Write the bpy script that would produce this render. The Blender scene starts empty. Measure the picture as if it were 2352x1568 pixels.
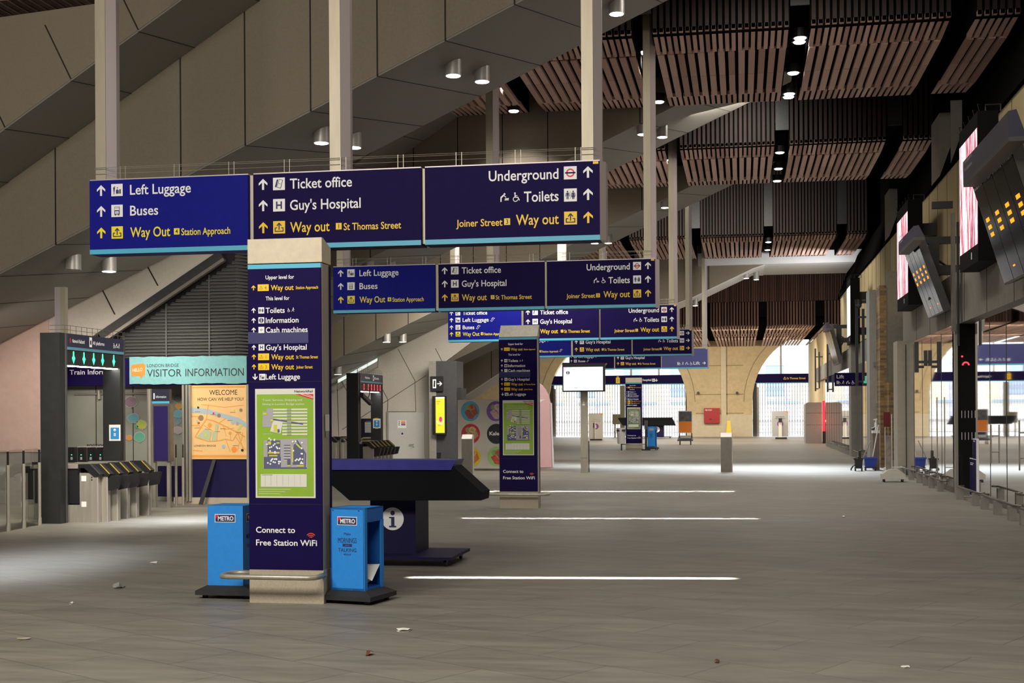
import bpy, math, random
from mathutils import Vector
random.seed(7)
SC = bpy.context.scene
COL = SC.collection

# ------------------------------------------------------------------ camera
FPX, CX, CY, YAW, ROLL, EYE = 3000.0, 1176.0, 949.0, math.radians(9.98), 0.006, 1.7
cF = Vector((-math.sin(YAW), math.cos(YAW), 0))
cR0 = Vector((math.cos(YAW), math.sin(YAW), 0)); cU0 = Vector((0, 0, 1))
cR = cR0 * math.cos(ROLL) - cU0 * math.sin(ROLL)
cU = cU0 * math.cos(ROLL) + cR0 * math.sin(ROLL)
EYEP = Vector((0, 0, EYE))
cam = bpy.data.cameras.new('camera')
cam.sensor_width = 36; cam.lens = 36 * FPX / 2352
cam.shift_y = (CY - 784) / 2352
cam.clip_end = 400
co = bpy.data.objects.new('camera', cam); COL.objects.link(co)
from mathutils import Matrix
co.matrix_world = Matrix(((cR.x, cU.x, -cF.x, 0), (cR.y, cU.y, -cF.y, 0), (cR.z, cU.z, -cF.z, EYE), (0, 0, 0, 1)))
SC.camera = co

# ------------------------------------------------------------------ world, exposure, large lights
SC.view_settings.view_transform = 'Standard'
SC.view_settings.look = 'None'
SC.view_settings.gamma = 1.0
SC.view_settings.exposure = 0.22
w = bpy.data.worlds.new('daylight'); SC.world = w
w.use_nodes = True
w.node_tree.nodes['Background'].inputs[0].default_value = (0.93, 0.96, 1.0, 1)
w.node_tree.nodes['Background'].inputs[1].default_value = 3.3

def area_light(name, loc, target, sx, sy, power, color=(1, 1, 1), spread=180):
    l = bpy.data.lights.new(name, 'AREA'); l.shape = 'RECTANGLE'; l.size = sx; l.size_y = sy
    l.energy = power; l.color = color; l.spread = math.radians(spread)
    o = bpy.data.objects.new(name, l); COL.objects.link(o)
    o.location = loc
    d = Vector(target) - Vector(loc)
    o.rotation_euler = d.to_track_quat('-Z', 'Y').to_euler()
    return o
def spot(name, loc, power, color=(1, .96, .9), angle=110, blend=.6, r=.08):
    l = bpy.data.lights.new(name, 'SPOT'); l.energy = power; l.color = color
    l.spot_size = math.radians(angle); l.spot_blend = blend; l.shadow_soft_size = r
    o = bpy.data.objects.new(name, l); COL.objects.link(o); o.location = loc
    return o

# daylight that falls through the roof slots between the ceiling bays
area_light('skylight_far', (-4.6, 46.8, 11.0), (-4.6, 39.4, 0), 16, 3.4, 1150, (.8, .9, 1), 34)
for (y, xa, xb, xm, dx, p) in ((13.37, -3.4, -.1, -1.9, .1, 22), (20.95, -5.4, 0.2, -2.8, .08, 66), (28.15, -7.2, -.2, -4.0, .07, 95)):
    for x0, x1, k in ((xa, xb, 1.0),):
        o = area_light('skylight_strip', ((x0 + x1) / 2, y + dx * ((x0 + x1) - (xa + xb)) / 2, 7.6), (0, 0, 0), x1 - x0, .03, p * k, (1, .98, .95), 1.6)
        o.rotation_euler = (0, 0, dx)
area_light('skylight_left', (-7.5, 13.2, 10.5), (-8.2, 13.4, 0), 3.0, 1.2, 200, (.75, .85, 1), 24)
area_light('skylight_gate', (-8.5, 19.6, 3.9), (-8.7, 19.9, 0), 1.6, .6, 30, (.8, .87, 1), 40)
# unseen fill lamps added over and behind the camera, and along the hall
WARM = (1, .94, .84)
area_light('hall_fill_light', (-7.5, 1.0, 8.3), (-7.5, 9, 1.0), 5, 2.5, 1000, WARM)
area_light('hall_fill_light', (-2.5, 1.0, 8.3), (-3, 9, 1.0), 4, 2.5, 520, WARM)
area_light('hall_fill_light', (3, 9.5, 8.6), (2, 10.6, 0), 3, 1.2, 150, WARM)
area_light('gate_fill_light', (-8.6, 20.9, 4.7), (-10.4, 23.7, 1.6), 2.4, .6, 42, WARM, 130)  # fill added to brighten the gates, kiosk and side walls
area_light('gate_fill_light', (-13.4, 21.0, 3.2), (-13.4, 23.5, 1.9), 2.4, .4, 26, (1, .84, .76), 130)
area_light('gate_fill_light', (-8.6, 16.6, 4.6), (-10.4, 20.0, .5), 1.4, .6, 62, WARM, 75)
area_light('gate_fill_light', (-10.9, 22.4, 3.4), (-11.2, 24.6, 1.4), 1.2, .3, 14, WARM, 130)
area_light('gate_fill_light', (-8.2, 40.2, 5.2), (-10.6, 45.6, 1.4), 3.0, .6, 105, WARM, 120)
for x, y, p in ((-.5, 22.5, 300), (-1.5, 33.4, 520), (-.5, 50, 480), (-8, 50, 340)):
    area_light('roof_fill_light', (x, y, 9.6), (x - (2 if y == 33.4 else 0), y + (0 if y < 30 else 6), 0), 5, 2.0, p, WARM)  # fill added below the roof to lift the hall
area_light('landing_fill_light', (4.2, 59.5, 6.9), (0.5, 64, 8.7), 2.0, .3, 160, (.95, .97, 1))  # invented lamp that brightens the landing soffit
area_light('roof_fill_light', (-5.5, 35.0, 8.1), (-6.6, 39.5, .8), 3.0, .3, 300, WARM, 130)  # extra fill aimed at the hoarding and pink panel
for y in (72, 81):
    area_light('far_fill_light', (-3, y, 6.1), (-3, y + 2.5, 0), 12, .5, 900, (1, .9, .74))  # unseen fill added to brighten the far floor and end wall

# ------------------------------------------------------------------ helpers: places
def ray(px, py):
    return cF + cR * ((px - CX) / FPX) + cU * ((CY - py) / FPX)
def on(px, py, ax, v):
    d = ray(px, py); t = (v - EYEP[ax]) / d[ax]
    return EYEP + d * t
def onX(px, py, v): return on(px, py, 0, v)
def onY(px, py, v): return on(px, py, 1, v)
def onZ(px, py, v=0.0): return on(px, py, 2, v)
def xat(px, y, py=949): return onY(px, py, y).x
def zat(px, py, y): return onY(px, py, y).z
def on_soffit(px, py, m=.454, c=9.64):
    d = ray(px, py); t = (c - EYE) / (d.z - m * d.x)
    return EYEP + d * t

# ------------------------------------------------------------------ helpers: materials
MATS = {}
def mat(name, col, rough=.6, metal=0.0, emit=0.0, ecol=None, var=0.0, scale=8.0, bump=0.0, stretch=None, spec=None):
    if name in MATS: return MATS[name]
    m = bpy.data.materials.new(name); m.use_nodes = True
    nt = m.node_tree; b = nt.nodes['Principled BSDF']
    b.inputs['Roughness'].default_value = rough; b.inputs['Metallic'].default_value = metal
    if spec is not None: b.inputs['Specular IOR Level'].default_value = spec
    c4 = (*col, 1)
    b.inputs['Base Color'].default_value = c4
    if emit:
        b.inputs['Emission Color'].default_value = (*(ecol or col), 1)
        b.inputs['Emission Strength'].default_value = emit
    if var or bump:
        tc = nt.nodes.new('ShaderNodeTexCoord'); mp = nt.nodes.new('ShaderNodeMapping')
        nt.links.new(tc.outputs['Object'], mp.inputs['Vector'])
        if stretch: mp.inputs['Scale'].default_value = stretch
        n = nt.nodes.new('ShaderNodeTexNoise'); n.inputs['Scale'].default_value = scale
        n.inputs['Detail'].default_value = 5; n.inputs['Roughness'].default_value = .6
        nt.links.new(mp.outputs['Vector'], n.inputs['Vector'])
        if var:
            r = nt.nodes.new('ShaderNodeValToRGB')
            r.color_ramp.elements[0].position = .3; r.color_ramp.elements[1].position = .7
            r.color_ramp.elements[0].color = (*[max(0, c * (1 - var)) for c in col], 1)
            r.color_ramp.elements[1].color = (*[min(1, c * (1 + var)) for c in col], 1)
            nt.links.new(n.outputs['Fac'], r.inputs['Fac'])
            nt.links.new(r.outputs['Color'], b.inputs['Base Color'])
        if bump:
            bp = nt.nodes.new('ShaderNodeBump'); bp.inputs['Strength'].default_value = bump; bp.inputs['Distance'].default_value = .01
            nt.links.new(n.outputs['Fac'], bp.inputs['Height']); nt.links.new(bp.outputs['Normal'], b.inputs['Normal'])
    MATS[name] = m
    return m
def glass(name, tint=(.8, .85, .82), ior=1.6, rough=.02):
    if name in MATS: return MATS[name]
    m = bpy.data.materials.new(name); m.use_nodes = True; nt = m.node_tree
    for n in list(nt.nodes): nt.nodes.remove(n)
    o = nt.nodes.new('ShaderNodeOutputMaterial'); mx = nt.nodes.new('ShaderNodeMixShader')
    t = nt.nodes.new('ShaderNodeBsdfTransparent'); g = nt.nodes.new('ShaderNodeBsdfGlossy'); f = nt.nodes.new('ShaderNodeFresnel')
    t.inputs[0].default_value = (*tint, 1); g.inputs['Roughness'].default_value = rough; f.inputs['IOR'].default_value = ior
    g.inputs[0].default_value = (.95, .95, .95, 1)
    nt.links.new(f.outputs[0], mx.inputs[0]); nt.links.new(t.outputs[0], mx.inputs[1]); nt.links.new(g.outputs[0], mx.inputs[2])
    nt.links.new(mx.outputs[0], o.inputs[0]); MATS[name] = m
    return m
def floor_mat():
    m = bpy.data.materials.new('slate floor'); m.use_nodes = True; nt = m.node_tree; b = nt.nodes['Principled BSDF']; L = nt.links
    tc = nt.nodes.new('ShaderNodeTexCoord')
    mp = nt.nodes.new('ShaderNodeMapping'); mp.inputs['Rotation'].default_value = (0, 0, .35); mp.inputs['Scale'].default_value = (.35, 1.6, 1)
    L.new(tc.outputs['Object'], mp.inputs['Vector'])
    n1 = nt.nodes.new('ShaderNodeTexNoise'); n1.inputs['Scale'].default_value = 3.2; n1.inputs['Detail'].default_value = 9; n1.inputs['Roughness'].default_value = .72
    L.new(mp.outputs['Vector'], n1.inputs['Vector'])
    r = nt.nodes.new('ShaderNodeValToRGB'); e = r.color_ramp.elements
    e[0].position = .3; e[1].position = .72; e[0].color = (.165, .152, .126, 1); e[1].color = (.29, .268, .225, 1)
    L.new(n1.outputs['Fac'], r.inputs['Fac'])
    mp2 = nt.nodes.new('ShaderNodeMapping'); mp2.inputs['Rotation'].default_value = (0, 0, .52)
    L.new(tc.outputs['Object'], mp2.inputs['Vector'])
    br = nt.nodes.new('ShaderNodeTexBrick'); br.inputs['Scale'].default_value = 1.0
    br.inputs['Brick Width'].default_value = 1.2; br.inputs['Row Height'].default_value = .6; br.inputs['Mortar Size'].default_value = .006
    br.inputs['Color1'].default_value = (1, 1, 1, 1); br.inputs['Color2'].default_value = (.9, .9, .9, 1); br.inputs['Mortar'].default_value = (.6, .6, .6, 1)
    L.new(mp2.outputs['Vector'], br.inputs['Vector'])
    mx = nt.nodes.new('ShaderNodeMixRGB'); mx.blend_type = 'MULTIPLY'; mx.inputs[0].default_value = 1
    L.new(r.outputs['Color'], mx.inputs[1]); L.new(br.outputs['Color'], mx.inputs[2]); L.new(mx.outputs[0], b.inputs['Base Color'])
    rr = nt.nodes.new('ShaderNodeMapRange'); rr.inputs['To Min'].default_value = .42; rr.inputs['To Max'].default_value = .6
    L.new(n1.outputs['Fac'], rr.inputs['Value']); L.new(rr.outputs[0], b.inputs['Roughness'])
    bp = nt.nodes.new('ShaderNodeBump'); bp.inputs['Strength'].default_value = .15; bp.inputs['Distance'].default_value = .01
    L.new(n1.outputs['Fac'], bp.inputs['Height']); L.new(bp.outputs['Normal'], b.inputs['Normal'])
    b.inputs['Specular IOR Level'].default_value = .4
    return m
def brick_mat():
    m = bpy.data.materials.new('yellow stock brick'); m.use_nodes = True; nt = m.node_tree; b = nt.nodes['Principled BSDF']; L = nt.links
    tc = nt.nodes.new('ShaderNodeTexCoord'); mp = nt.nodes.new('ShaderNodeMapping'); mp.inputs['Rotation'].default_value = (math.pi / 2, 0, 0)
    L.new(tc.outputs['Object'], mp.inputs['Vector'])
    br = nt.nodes.new('ShaderNodeTexBrick'); br.inputs['Scale'].default_value = 1; br.inputs['Brick Width'].default_value = .225; br.inputs['Row Height'].default_value = .075; br.inputs['Mortar Size'].default_value = .008
    br.inputs['Color1'].default_value = (.27, .165, .06, 1); br.inputs['Color2'].default_value = (.075, .04, .024, 1); br.inputs['Mortar'].default_value = (.17, .13, .08, 1)
    br.inputs['Bias'].default_value = -.2
    L.new(mp.outputs['Vector'], br.inputs['Vector']); L.new(br.outputs['Color'], b.inputs['Base Color']); b.inputs['Roughness'].default_value = .85
    return m
def wood_mat(name, c0, c1):
    m = bpy.data.materials.new(name); m.use_nodes = True; nt = m.node_tree; b = nt.nodes['Principled BSDF']; L = nt.links
    at = nt.nodes.new('ShaderNodeAttribute'); at.attribute_name = 'tone'
    r = nt.nodes.new('ShaderNodeValToRGB'); r.color_ramp.elements[0].color = (*c0, 1); r.color_ramp.elements[1].color = (*c1, 1)
    L.new(at.outputs['Fac'], r.inputs['Fac']); L.new(r.outputs['Color'], b.inputs['Base Color']); b.inputs['Roughness'].default_value = .75
    return m
def led_mat():
    m = bpy.data.materials.new('advert led wall'); m.use_nodes = True; nt = m.node_tree; b = nt.nodes['Principled BSDF']; L = nt.links
    tc = nt.nodes.new('ShaderNodeTexCoord'); mp = nt.nodes.new('ShaderNodeMapping'); mp.inputs['Scale'].default_value = (1, 2.6, .4)
    L.new(tc.outputs['Object'], mp.inputs['Vector'])
    n = nt.nodes.new('ShaderNodeTexNoise'); n.inputs['Scale'].default_value = 1.6; n.inputs['Detail'].default_value = 9; n.inputs['Roughness'].default_value = .75
    L.new(mp.outputs['Vector'], n.inputs['Vector'])
    r = nt.nodes.new('ShaderNodeValToRGB'); e = r.color_ramp.elements
    e[0].position = .36; e[0].color = (.12, .02, .035, 1); e[1].position = .53; e[1].color = (1, .86, .9, 1)
    k = e.new(.44); k.color = (.62, .1, .16, 1)
    L.new(n.outputs['Fac'], r.inputs['Fac']); L.new(r.outputs['Color'], b.inputs['Emission Color'])
    b.inputs['Emission Strength'].default_value = 1.1; b.inputs['Base Color'].default_value = (.02, .02, .02, 1)
    return m

WHITE = mat('sign white', (.88, .88, .9), .45)
YEL = mat('sign yellow', (.95, .6, .004), .45)
YEL2 = mat('sign lemon yellow', (.95, .76, .02), .45)
NAVY = mat('sign navy', (.011, .006, .06), .55, var=.08, spec=.05)
BLUE = mat('sign royal blue', (.01, .012, .23), .55, var=.05, spec=.06)
CYAN = mat('sign cyan', (.085, .45, .66), .45)
SLATE = mat('sign slate navy', (.028, .028, .055), .4)
STEEL = mat('brushed steel', (.4, .37, .31), .4, .45, var=.12, scale=3, stretch=(6, 6, .6))
STEELD = mat('dark steel', (.22, .2, .17), .4, .7, var=.1)
GOLD = mat('warm steel post', (.42, .37, .28), .45, .35, var=.1, scale=2, stretch=(4, 4, .5))
PINKST = mat('pale and side-lit steel', (.5, .44, .44), .4, .3)  # pink side light on the posts' right chamfers put into this colour
STONE = mat('pale granite', (.42, .36, .27), .6, var=.12, scale=60)
CAPST = mat('pale cap', (.62, .54, .4), .5, var=.08, scale=12)
BLK = mat('black plastic', (.012, .012, .013), .45)
BLKR = mat('black rubber', (.02, .02, .02), .7, var=.2)
CHAR = mat('charcoal metal', (.018, .019, .019), .5, var=.15)
CHAR2 = mat('grey metal', (.06, .06, .063), .45, var=.1)
PANEL = mat('precast concrete panel', (.24, .2, .145), .7, var=.06, scale=25)
SOFF = mat('soffit panel', (.23, .215, .19), .6, var=.05, scale=20)
LPANEL = mat('pale wall panel', (.46, .42, .36), .7, var=.05, scale=15)
PLASTER = mat('pink sunlit plaster', (.5, .36, .3), .75, var=.06, scale=6)  # pink of sunlight on the left wall put into its base colour
JOINT = mat('panel joint', (.015, .013, .012), .8)
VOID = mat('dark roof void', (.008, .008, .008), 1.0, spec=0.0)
STOCK = mat('cream stone', (.62, .5, .3), .8, var=.1, scale=4, bump=.1)
STOCKL = mat('cream stone plinth', (.68, .6, .44), .8, var=.06, scale=4)
TIMBW = mat('warm upper wall', (.5, .4, .22), .75, var=.12, scale=2.5, stretch=(1, 8, .3))
LINT = mat('grey stone lintel', (.2, .18, .15), .6, var=.12, scale=5)
GREYC = mat('grey concrete', (.25, .235, .21), .75, var=.08, scale=10)
GLS = glass('shop glass'); GLB = glass('barrier glass', (.8, .82, .78), 1.7)
GLD = glass('dark glass', (.12, .12, .12), 1.5)
RED = mat('red paint', (.42, .012, .015), .45)
METB = mat('bin blue', (.018, .25, .74), .5, var=.05, scale=30)
METD = mat('bin inner blue', (.01, .12, .5), .55)
PAPER = mat('white paper', (.8, .78, .74), .8)
ORNG = mat('orange print', (.95, .27, .03), .6)
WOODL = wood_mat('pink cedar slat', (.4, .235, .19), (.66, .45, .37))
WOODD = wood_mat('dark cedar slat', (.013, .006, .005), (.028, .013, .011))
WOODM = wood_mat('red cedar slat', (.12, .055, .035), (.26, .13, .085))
LAMP = mat('lamp white', (1, 1, 1), .5, emit=14, ecol=(1, .97, .92))
GRN = mat('gate light green', (0, .3, .1), .5, emit=2.2, ecol=(.05, 1, .35))
REDL = mat('gate light and glint red', (.3, 0, 0), .5, emit=2.0, ecol=(1, .04, .06))
AMB = mat('amber led', (.4, .1, 0), .5, emit=1.7, ecol=(1, .26, .008))

# ------------------------------------------------------------------ helpers: meshes
TXT = {}
def tmesh(s, bold):
    k = (s, bold)
    if k not in TXT:
        c = bpy.data.curves.new('glyphs', 'FONT'); c.body = s; c.resolution_u = 3; c.offset = bold
        o = bpy.data.objects.new('glyphs', c); COL.objects.link(o)
        dg = bpy.context.evaluated_depsgraph_get()
        me = bpy.data.meshes.new_from_object(o.evaluated_get(dg))
        vs = [(v.co.x, v.co.y) for v in me.vertices]; fs = [tuple(p.vertices) for p in me.polygons]
        bpy.data.objects.remove(o); bpy.data.curves.remove(c); bpy.data.meshes.remove(me)
        x0 = min(v[0] for v in vs); x1 = max(v[0] for v in vs)
        TXT[k] = ([(v[0] - x0, v[1]) for v in vs], fs, x1 - x0)
    return TXT[k]
CAPH = .729

class MB:
    def __init__(s): s.v = []; s.f = []; s.m = []; s.mats = []; s.tone = []
    def mi(s, m):
        if m not in s.mats: s.mats.append(m)
        return s.mats.index(m)
    def add(s, vs, fs, m, tone=.5):
        b = len(s.v); s.v += [tuple(v) for v in vs]; i = s.mi(m)
        for f in fs: s.f.append(tuple(b + k for k in f)); s.m.append(i); s.tone.append(tone)
    def box(s, x0, x1, y0, y1, z0, z1, m, tone=.5):
        vs = [(x0, y0, z0), (x1, y0, z0), (x1, y1, z0), (x0, y1, z0), (x0, y0, z1), (x1, y0, z1), (x1, y1, z1), (x0, y1, z1)]
        s.add(vs, [(0, 3, 2, 1), (4, 5, 6, 7), (0, 1, 5, 4), (1, 2, 6, 5), (2, 3, 7, 6), (3, 0, 4, 7)], m, tone)
    def prism(s, pts, d, m, tone=.5, cap=None):
        """polygon (3-D points) swept by vector d"""
        n = len(pts); d = Vector(d); P = [Vector(p) for p in pts]
        s.add(P + [p + d for p in P], [tuple(range(n)), tuple(range(2 * n - 1, n - 1, -1))], cap or m, tone)
        b = len(s.v) - 2 * n; i = s.mi(m)
        for k in range(n):
            j = (k + 1) % n; s.f.append((b + k, b + n + k, b + n + j, b + j)); s.m.append(i); s.tone.append(tone)
    def poly(s, pts, m, tone=.5): s.add(pts, [tuple(range(len(pts)))], m, tone)
    def cyl(s, p0, p1, r, m, seg=14, r1=None, capm=None):
        p0 = Vector(p0); p1 = Vector(p1); d = (p1 - p0).normalized()
        a = d.orthogonal().normalized(); b = d.cross(a); r1 = r if r1 is None else r1
        A = [p0 + (a * math.cos(t) + b * math.sin(t)) * r for t in [2 * math.pi * k / seg for k in range(seg)]]
        B = [p1 + (a * math.cos(t) + b * math.sin(t)) * r1 for t in [2 * math.pi * k / seg for k in range(seg)]]
        s.add(A + B, [(k, (k + 1) % seg, seg + (k + 1) % seg, seg + k) for k in range(seg)], m)
        s.add(A, [tuple(range(seg - 1, -1, -1))], m); s.add(B, [tuple(range(seg))], capm or m)
    def tube(s, pts, r, m, seg=8, closed=False):
        P = [Vector(p) for p in pts]; n = len(P); rings = []; up = None
        for i in range(n):
            if closed: d = (P[(i + 1) % n] - P[i - 1]).normalized()
            else: d = (P[min(i + 1, n - 1)] - P[max(i - 1, 0)]).normalized()
            if up is None: up = d.orthogonal().normalized()
            a = (up - d * up.dot(d)).normalized(); up = a; b = d.cross(a)
            rings.append([P[i] + (a * math.cos(t) + b * math.sin(t)) * r for t in [2 * math.pi * k / seg for k in range(seg)]])
        vs = [q for R in rings for q in R]; fs = []
        for i in range(n if closed else n - 1):
            j = (i + 1) % n
            for k in range(seg): fs.append((i * seg + k, i * seg + (k + 1) % seg, j * seg + (k + 1) % seg, j * seg + k))
        if not closed: fs += [tuple(range(seg - 1, -1, -1)), tuple(range((n - 1) * seg, n * seg))]
        s.add(vs, fs, m)
    def build(s, name, parent=None, smooth=False, rot=None):
        me = bpy.data.meshes.new(name)
        org = Vector(OFF[parent.name]) if parent else None
        if org is None:
            xs = [v[0] for v in s.v]; ys = [v[1] for v in s.v]; zs = [v[2] for v in s.v]
            org = Vector(((min(xs) + max(xs)) / 2, (min(ys) + max(ys)) / 2, min(zs)))
        me.from_pydata([tuple(Vector(v) - org) for v in s.v], [], s.f)
        for m in s.mats: me.materials.append(m)
        for p, i in zip(me.polygons, s.m): p.material_index = i; p.use_smooth = smooth
        if any(m in (WOODL, WOODD, WOODM) for m in s.mats):
            a = me.attributes.new('tone', 'FLOAT', 'FACE')
            for i, t in enumerate(s.tone): a.data[i].value = t
        me.update()
        o = bpy.data.objects.new(name, me); COL.objects.link(o)
        if parent: o.parent = parent
        else: o.location = org
        OFF[o.name] = org
        return o
OFF = {}
def tag(o, label=None, cat=None, group=None, kind=None):
    if label: o['label'] = label
    if cat: o['category'] = cat
    if group: o['group'] = group
    if kind: o['kind'] = kind
    return o
def thing(name, loc, label, cat, group=None, rz=0):
    o = bpy.data.objects.new(name, None); COL.objects.link(o); o.location = loc; o.empty_display_size = .2
    o.rotation_euler = (0, 0, rz)
    OFF[o.name] = Vector(loc)
    return tag(o, label, cat, group)
def struct(mb, name, label=None):
    return tag(mb.build(name), label, None, None, 'structure')

class Pl:
    """a flat lettering plane: origin o, right ex, up ey; the layers rise from it by a millimetre or so"""
    def __init__(s, mb, o, ex=(1, 0, 0), ey=(0, 0, 1), step=.0015):
        s.mb = mb; s.o = Vector(o); s.ex = Vector(ex); s.ey = Vector(ey); s.n = s.ex.cross(s.ey); s.st = step; s.k = 0.0
    def new(s, name): s.mb = MB(); s.parts = getattr(s, 'parts', []) + [(name, s.mb)]; return s
    def build_all(s, parent):
        for nm, mb in getattr(s, 'parts', []):
            if mb.v: mb.build(nm, parent)
    def p(s, x, y, l): return s.o + s.ex * x + s.ey * y + s.n * ((l + s.k) * s.st)
    def poly(s, pts, m, l=1):
        s.k = (s.k + .04) % .9
        s.mb.poly([s.p(x, y, l) for x, y in pts], m)
    def rect(s, x, y, w, h, m, l=1): s.poly([(x, y), (x + w, y), (x + w, y + h), (x, y + h)], m, l)
    def disc(s, cx, cy, r, m, l=1, n=20, ry=None):
        ry = ry or r
        s.poly([(cx + r * math.cos(2 * math.pi * k / n), cy + ry * math.sin(2 * math.pi * k / n)) for k in range(n)], m, l)
    def ring(s, cx, cy, r0, r1, m, l=1, a0=0, a1=360, n=20):
        for k in range(n):
            t = math.radians(a0 + (a1 - a0) * k / n); u = math.radians(a0 + (a1 - a0) * (k + 1) / n)
            s.poly([(cx + r0 * math.cos(t), cy + r0 * math.sin(t)), (cx + r1 * math.cos(t), cy + r1 * math.sin(t)), (cx + r1 * math.cos(u), cy + r1 * math.sin(u)), (cx + r0 * math.cos(u), cy + r0 * math.sin(u))], m, l)
    def line(s, x0, y0, x1, y1, w, m, l=1):
        d = math.hypot(x1 - x0, y1 - y0) or 1; nx = -(y1 - y0) / d * w / 2; ny = (x1 - x0) / d * w / 2
        s.poly([(x0 - nx, y0 - ny), (x1 - nx, y1 - ny), (x1 + nx, y1 + ny), (x0 + nx, y0 + ny)], m, l)
    def lines(s, pts, w, m, l=1):
        for a, b in zip(pts, pts[1:]): s.line(*a, *b, w, m, l)
    def text(s, t, x, y, h, m, width=None, al='l', bold=.012, l=1, slant=0):
        vs, fs, tw = tmesh(t, bold); k = h / CAPH; kx = width / tw if width else k * .93
        x0 = x - (tw * kx if al == 'r' else tw * kx / 2 if al == 'c' else 0)
        s.mb.add([s.p(x0 + a * kx + slant * a * 0, y + b * k + slant * a * kx, l) for a, b in vs], fs, m)
        return tw * kx

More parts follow.
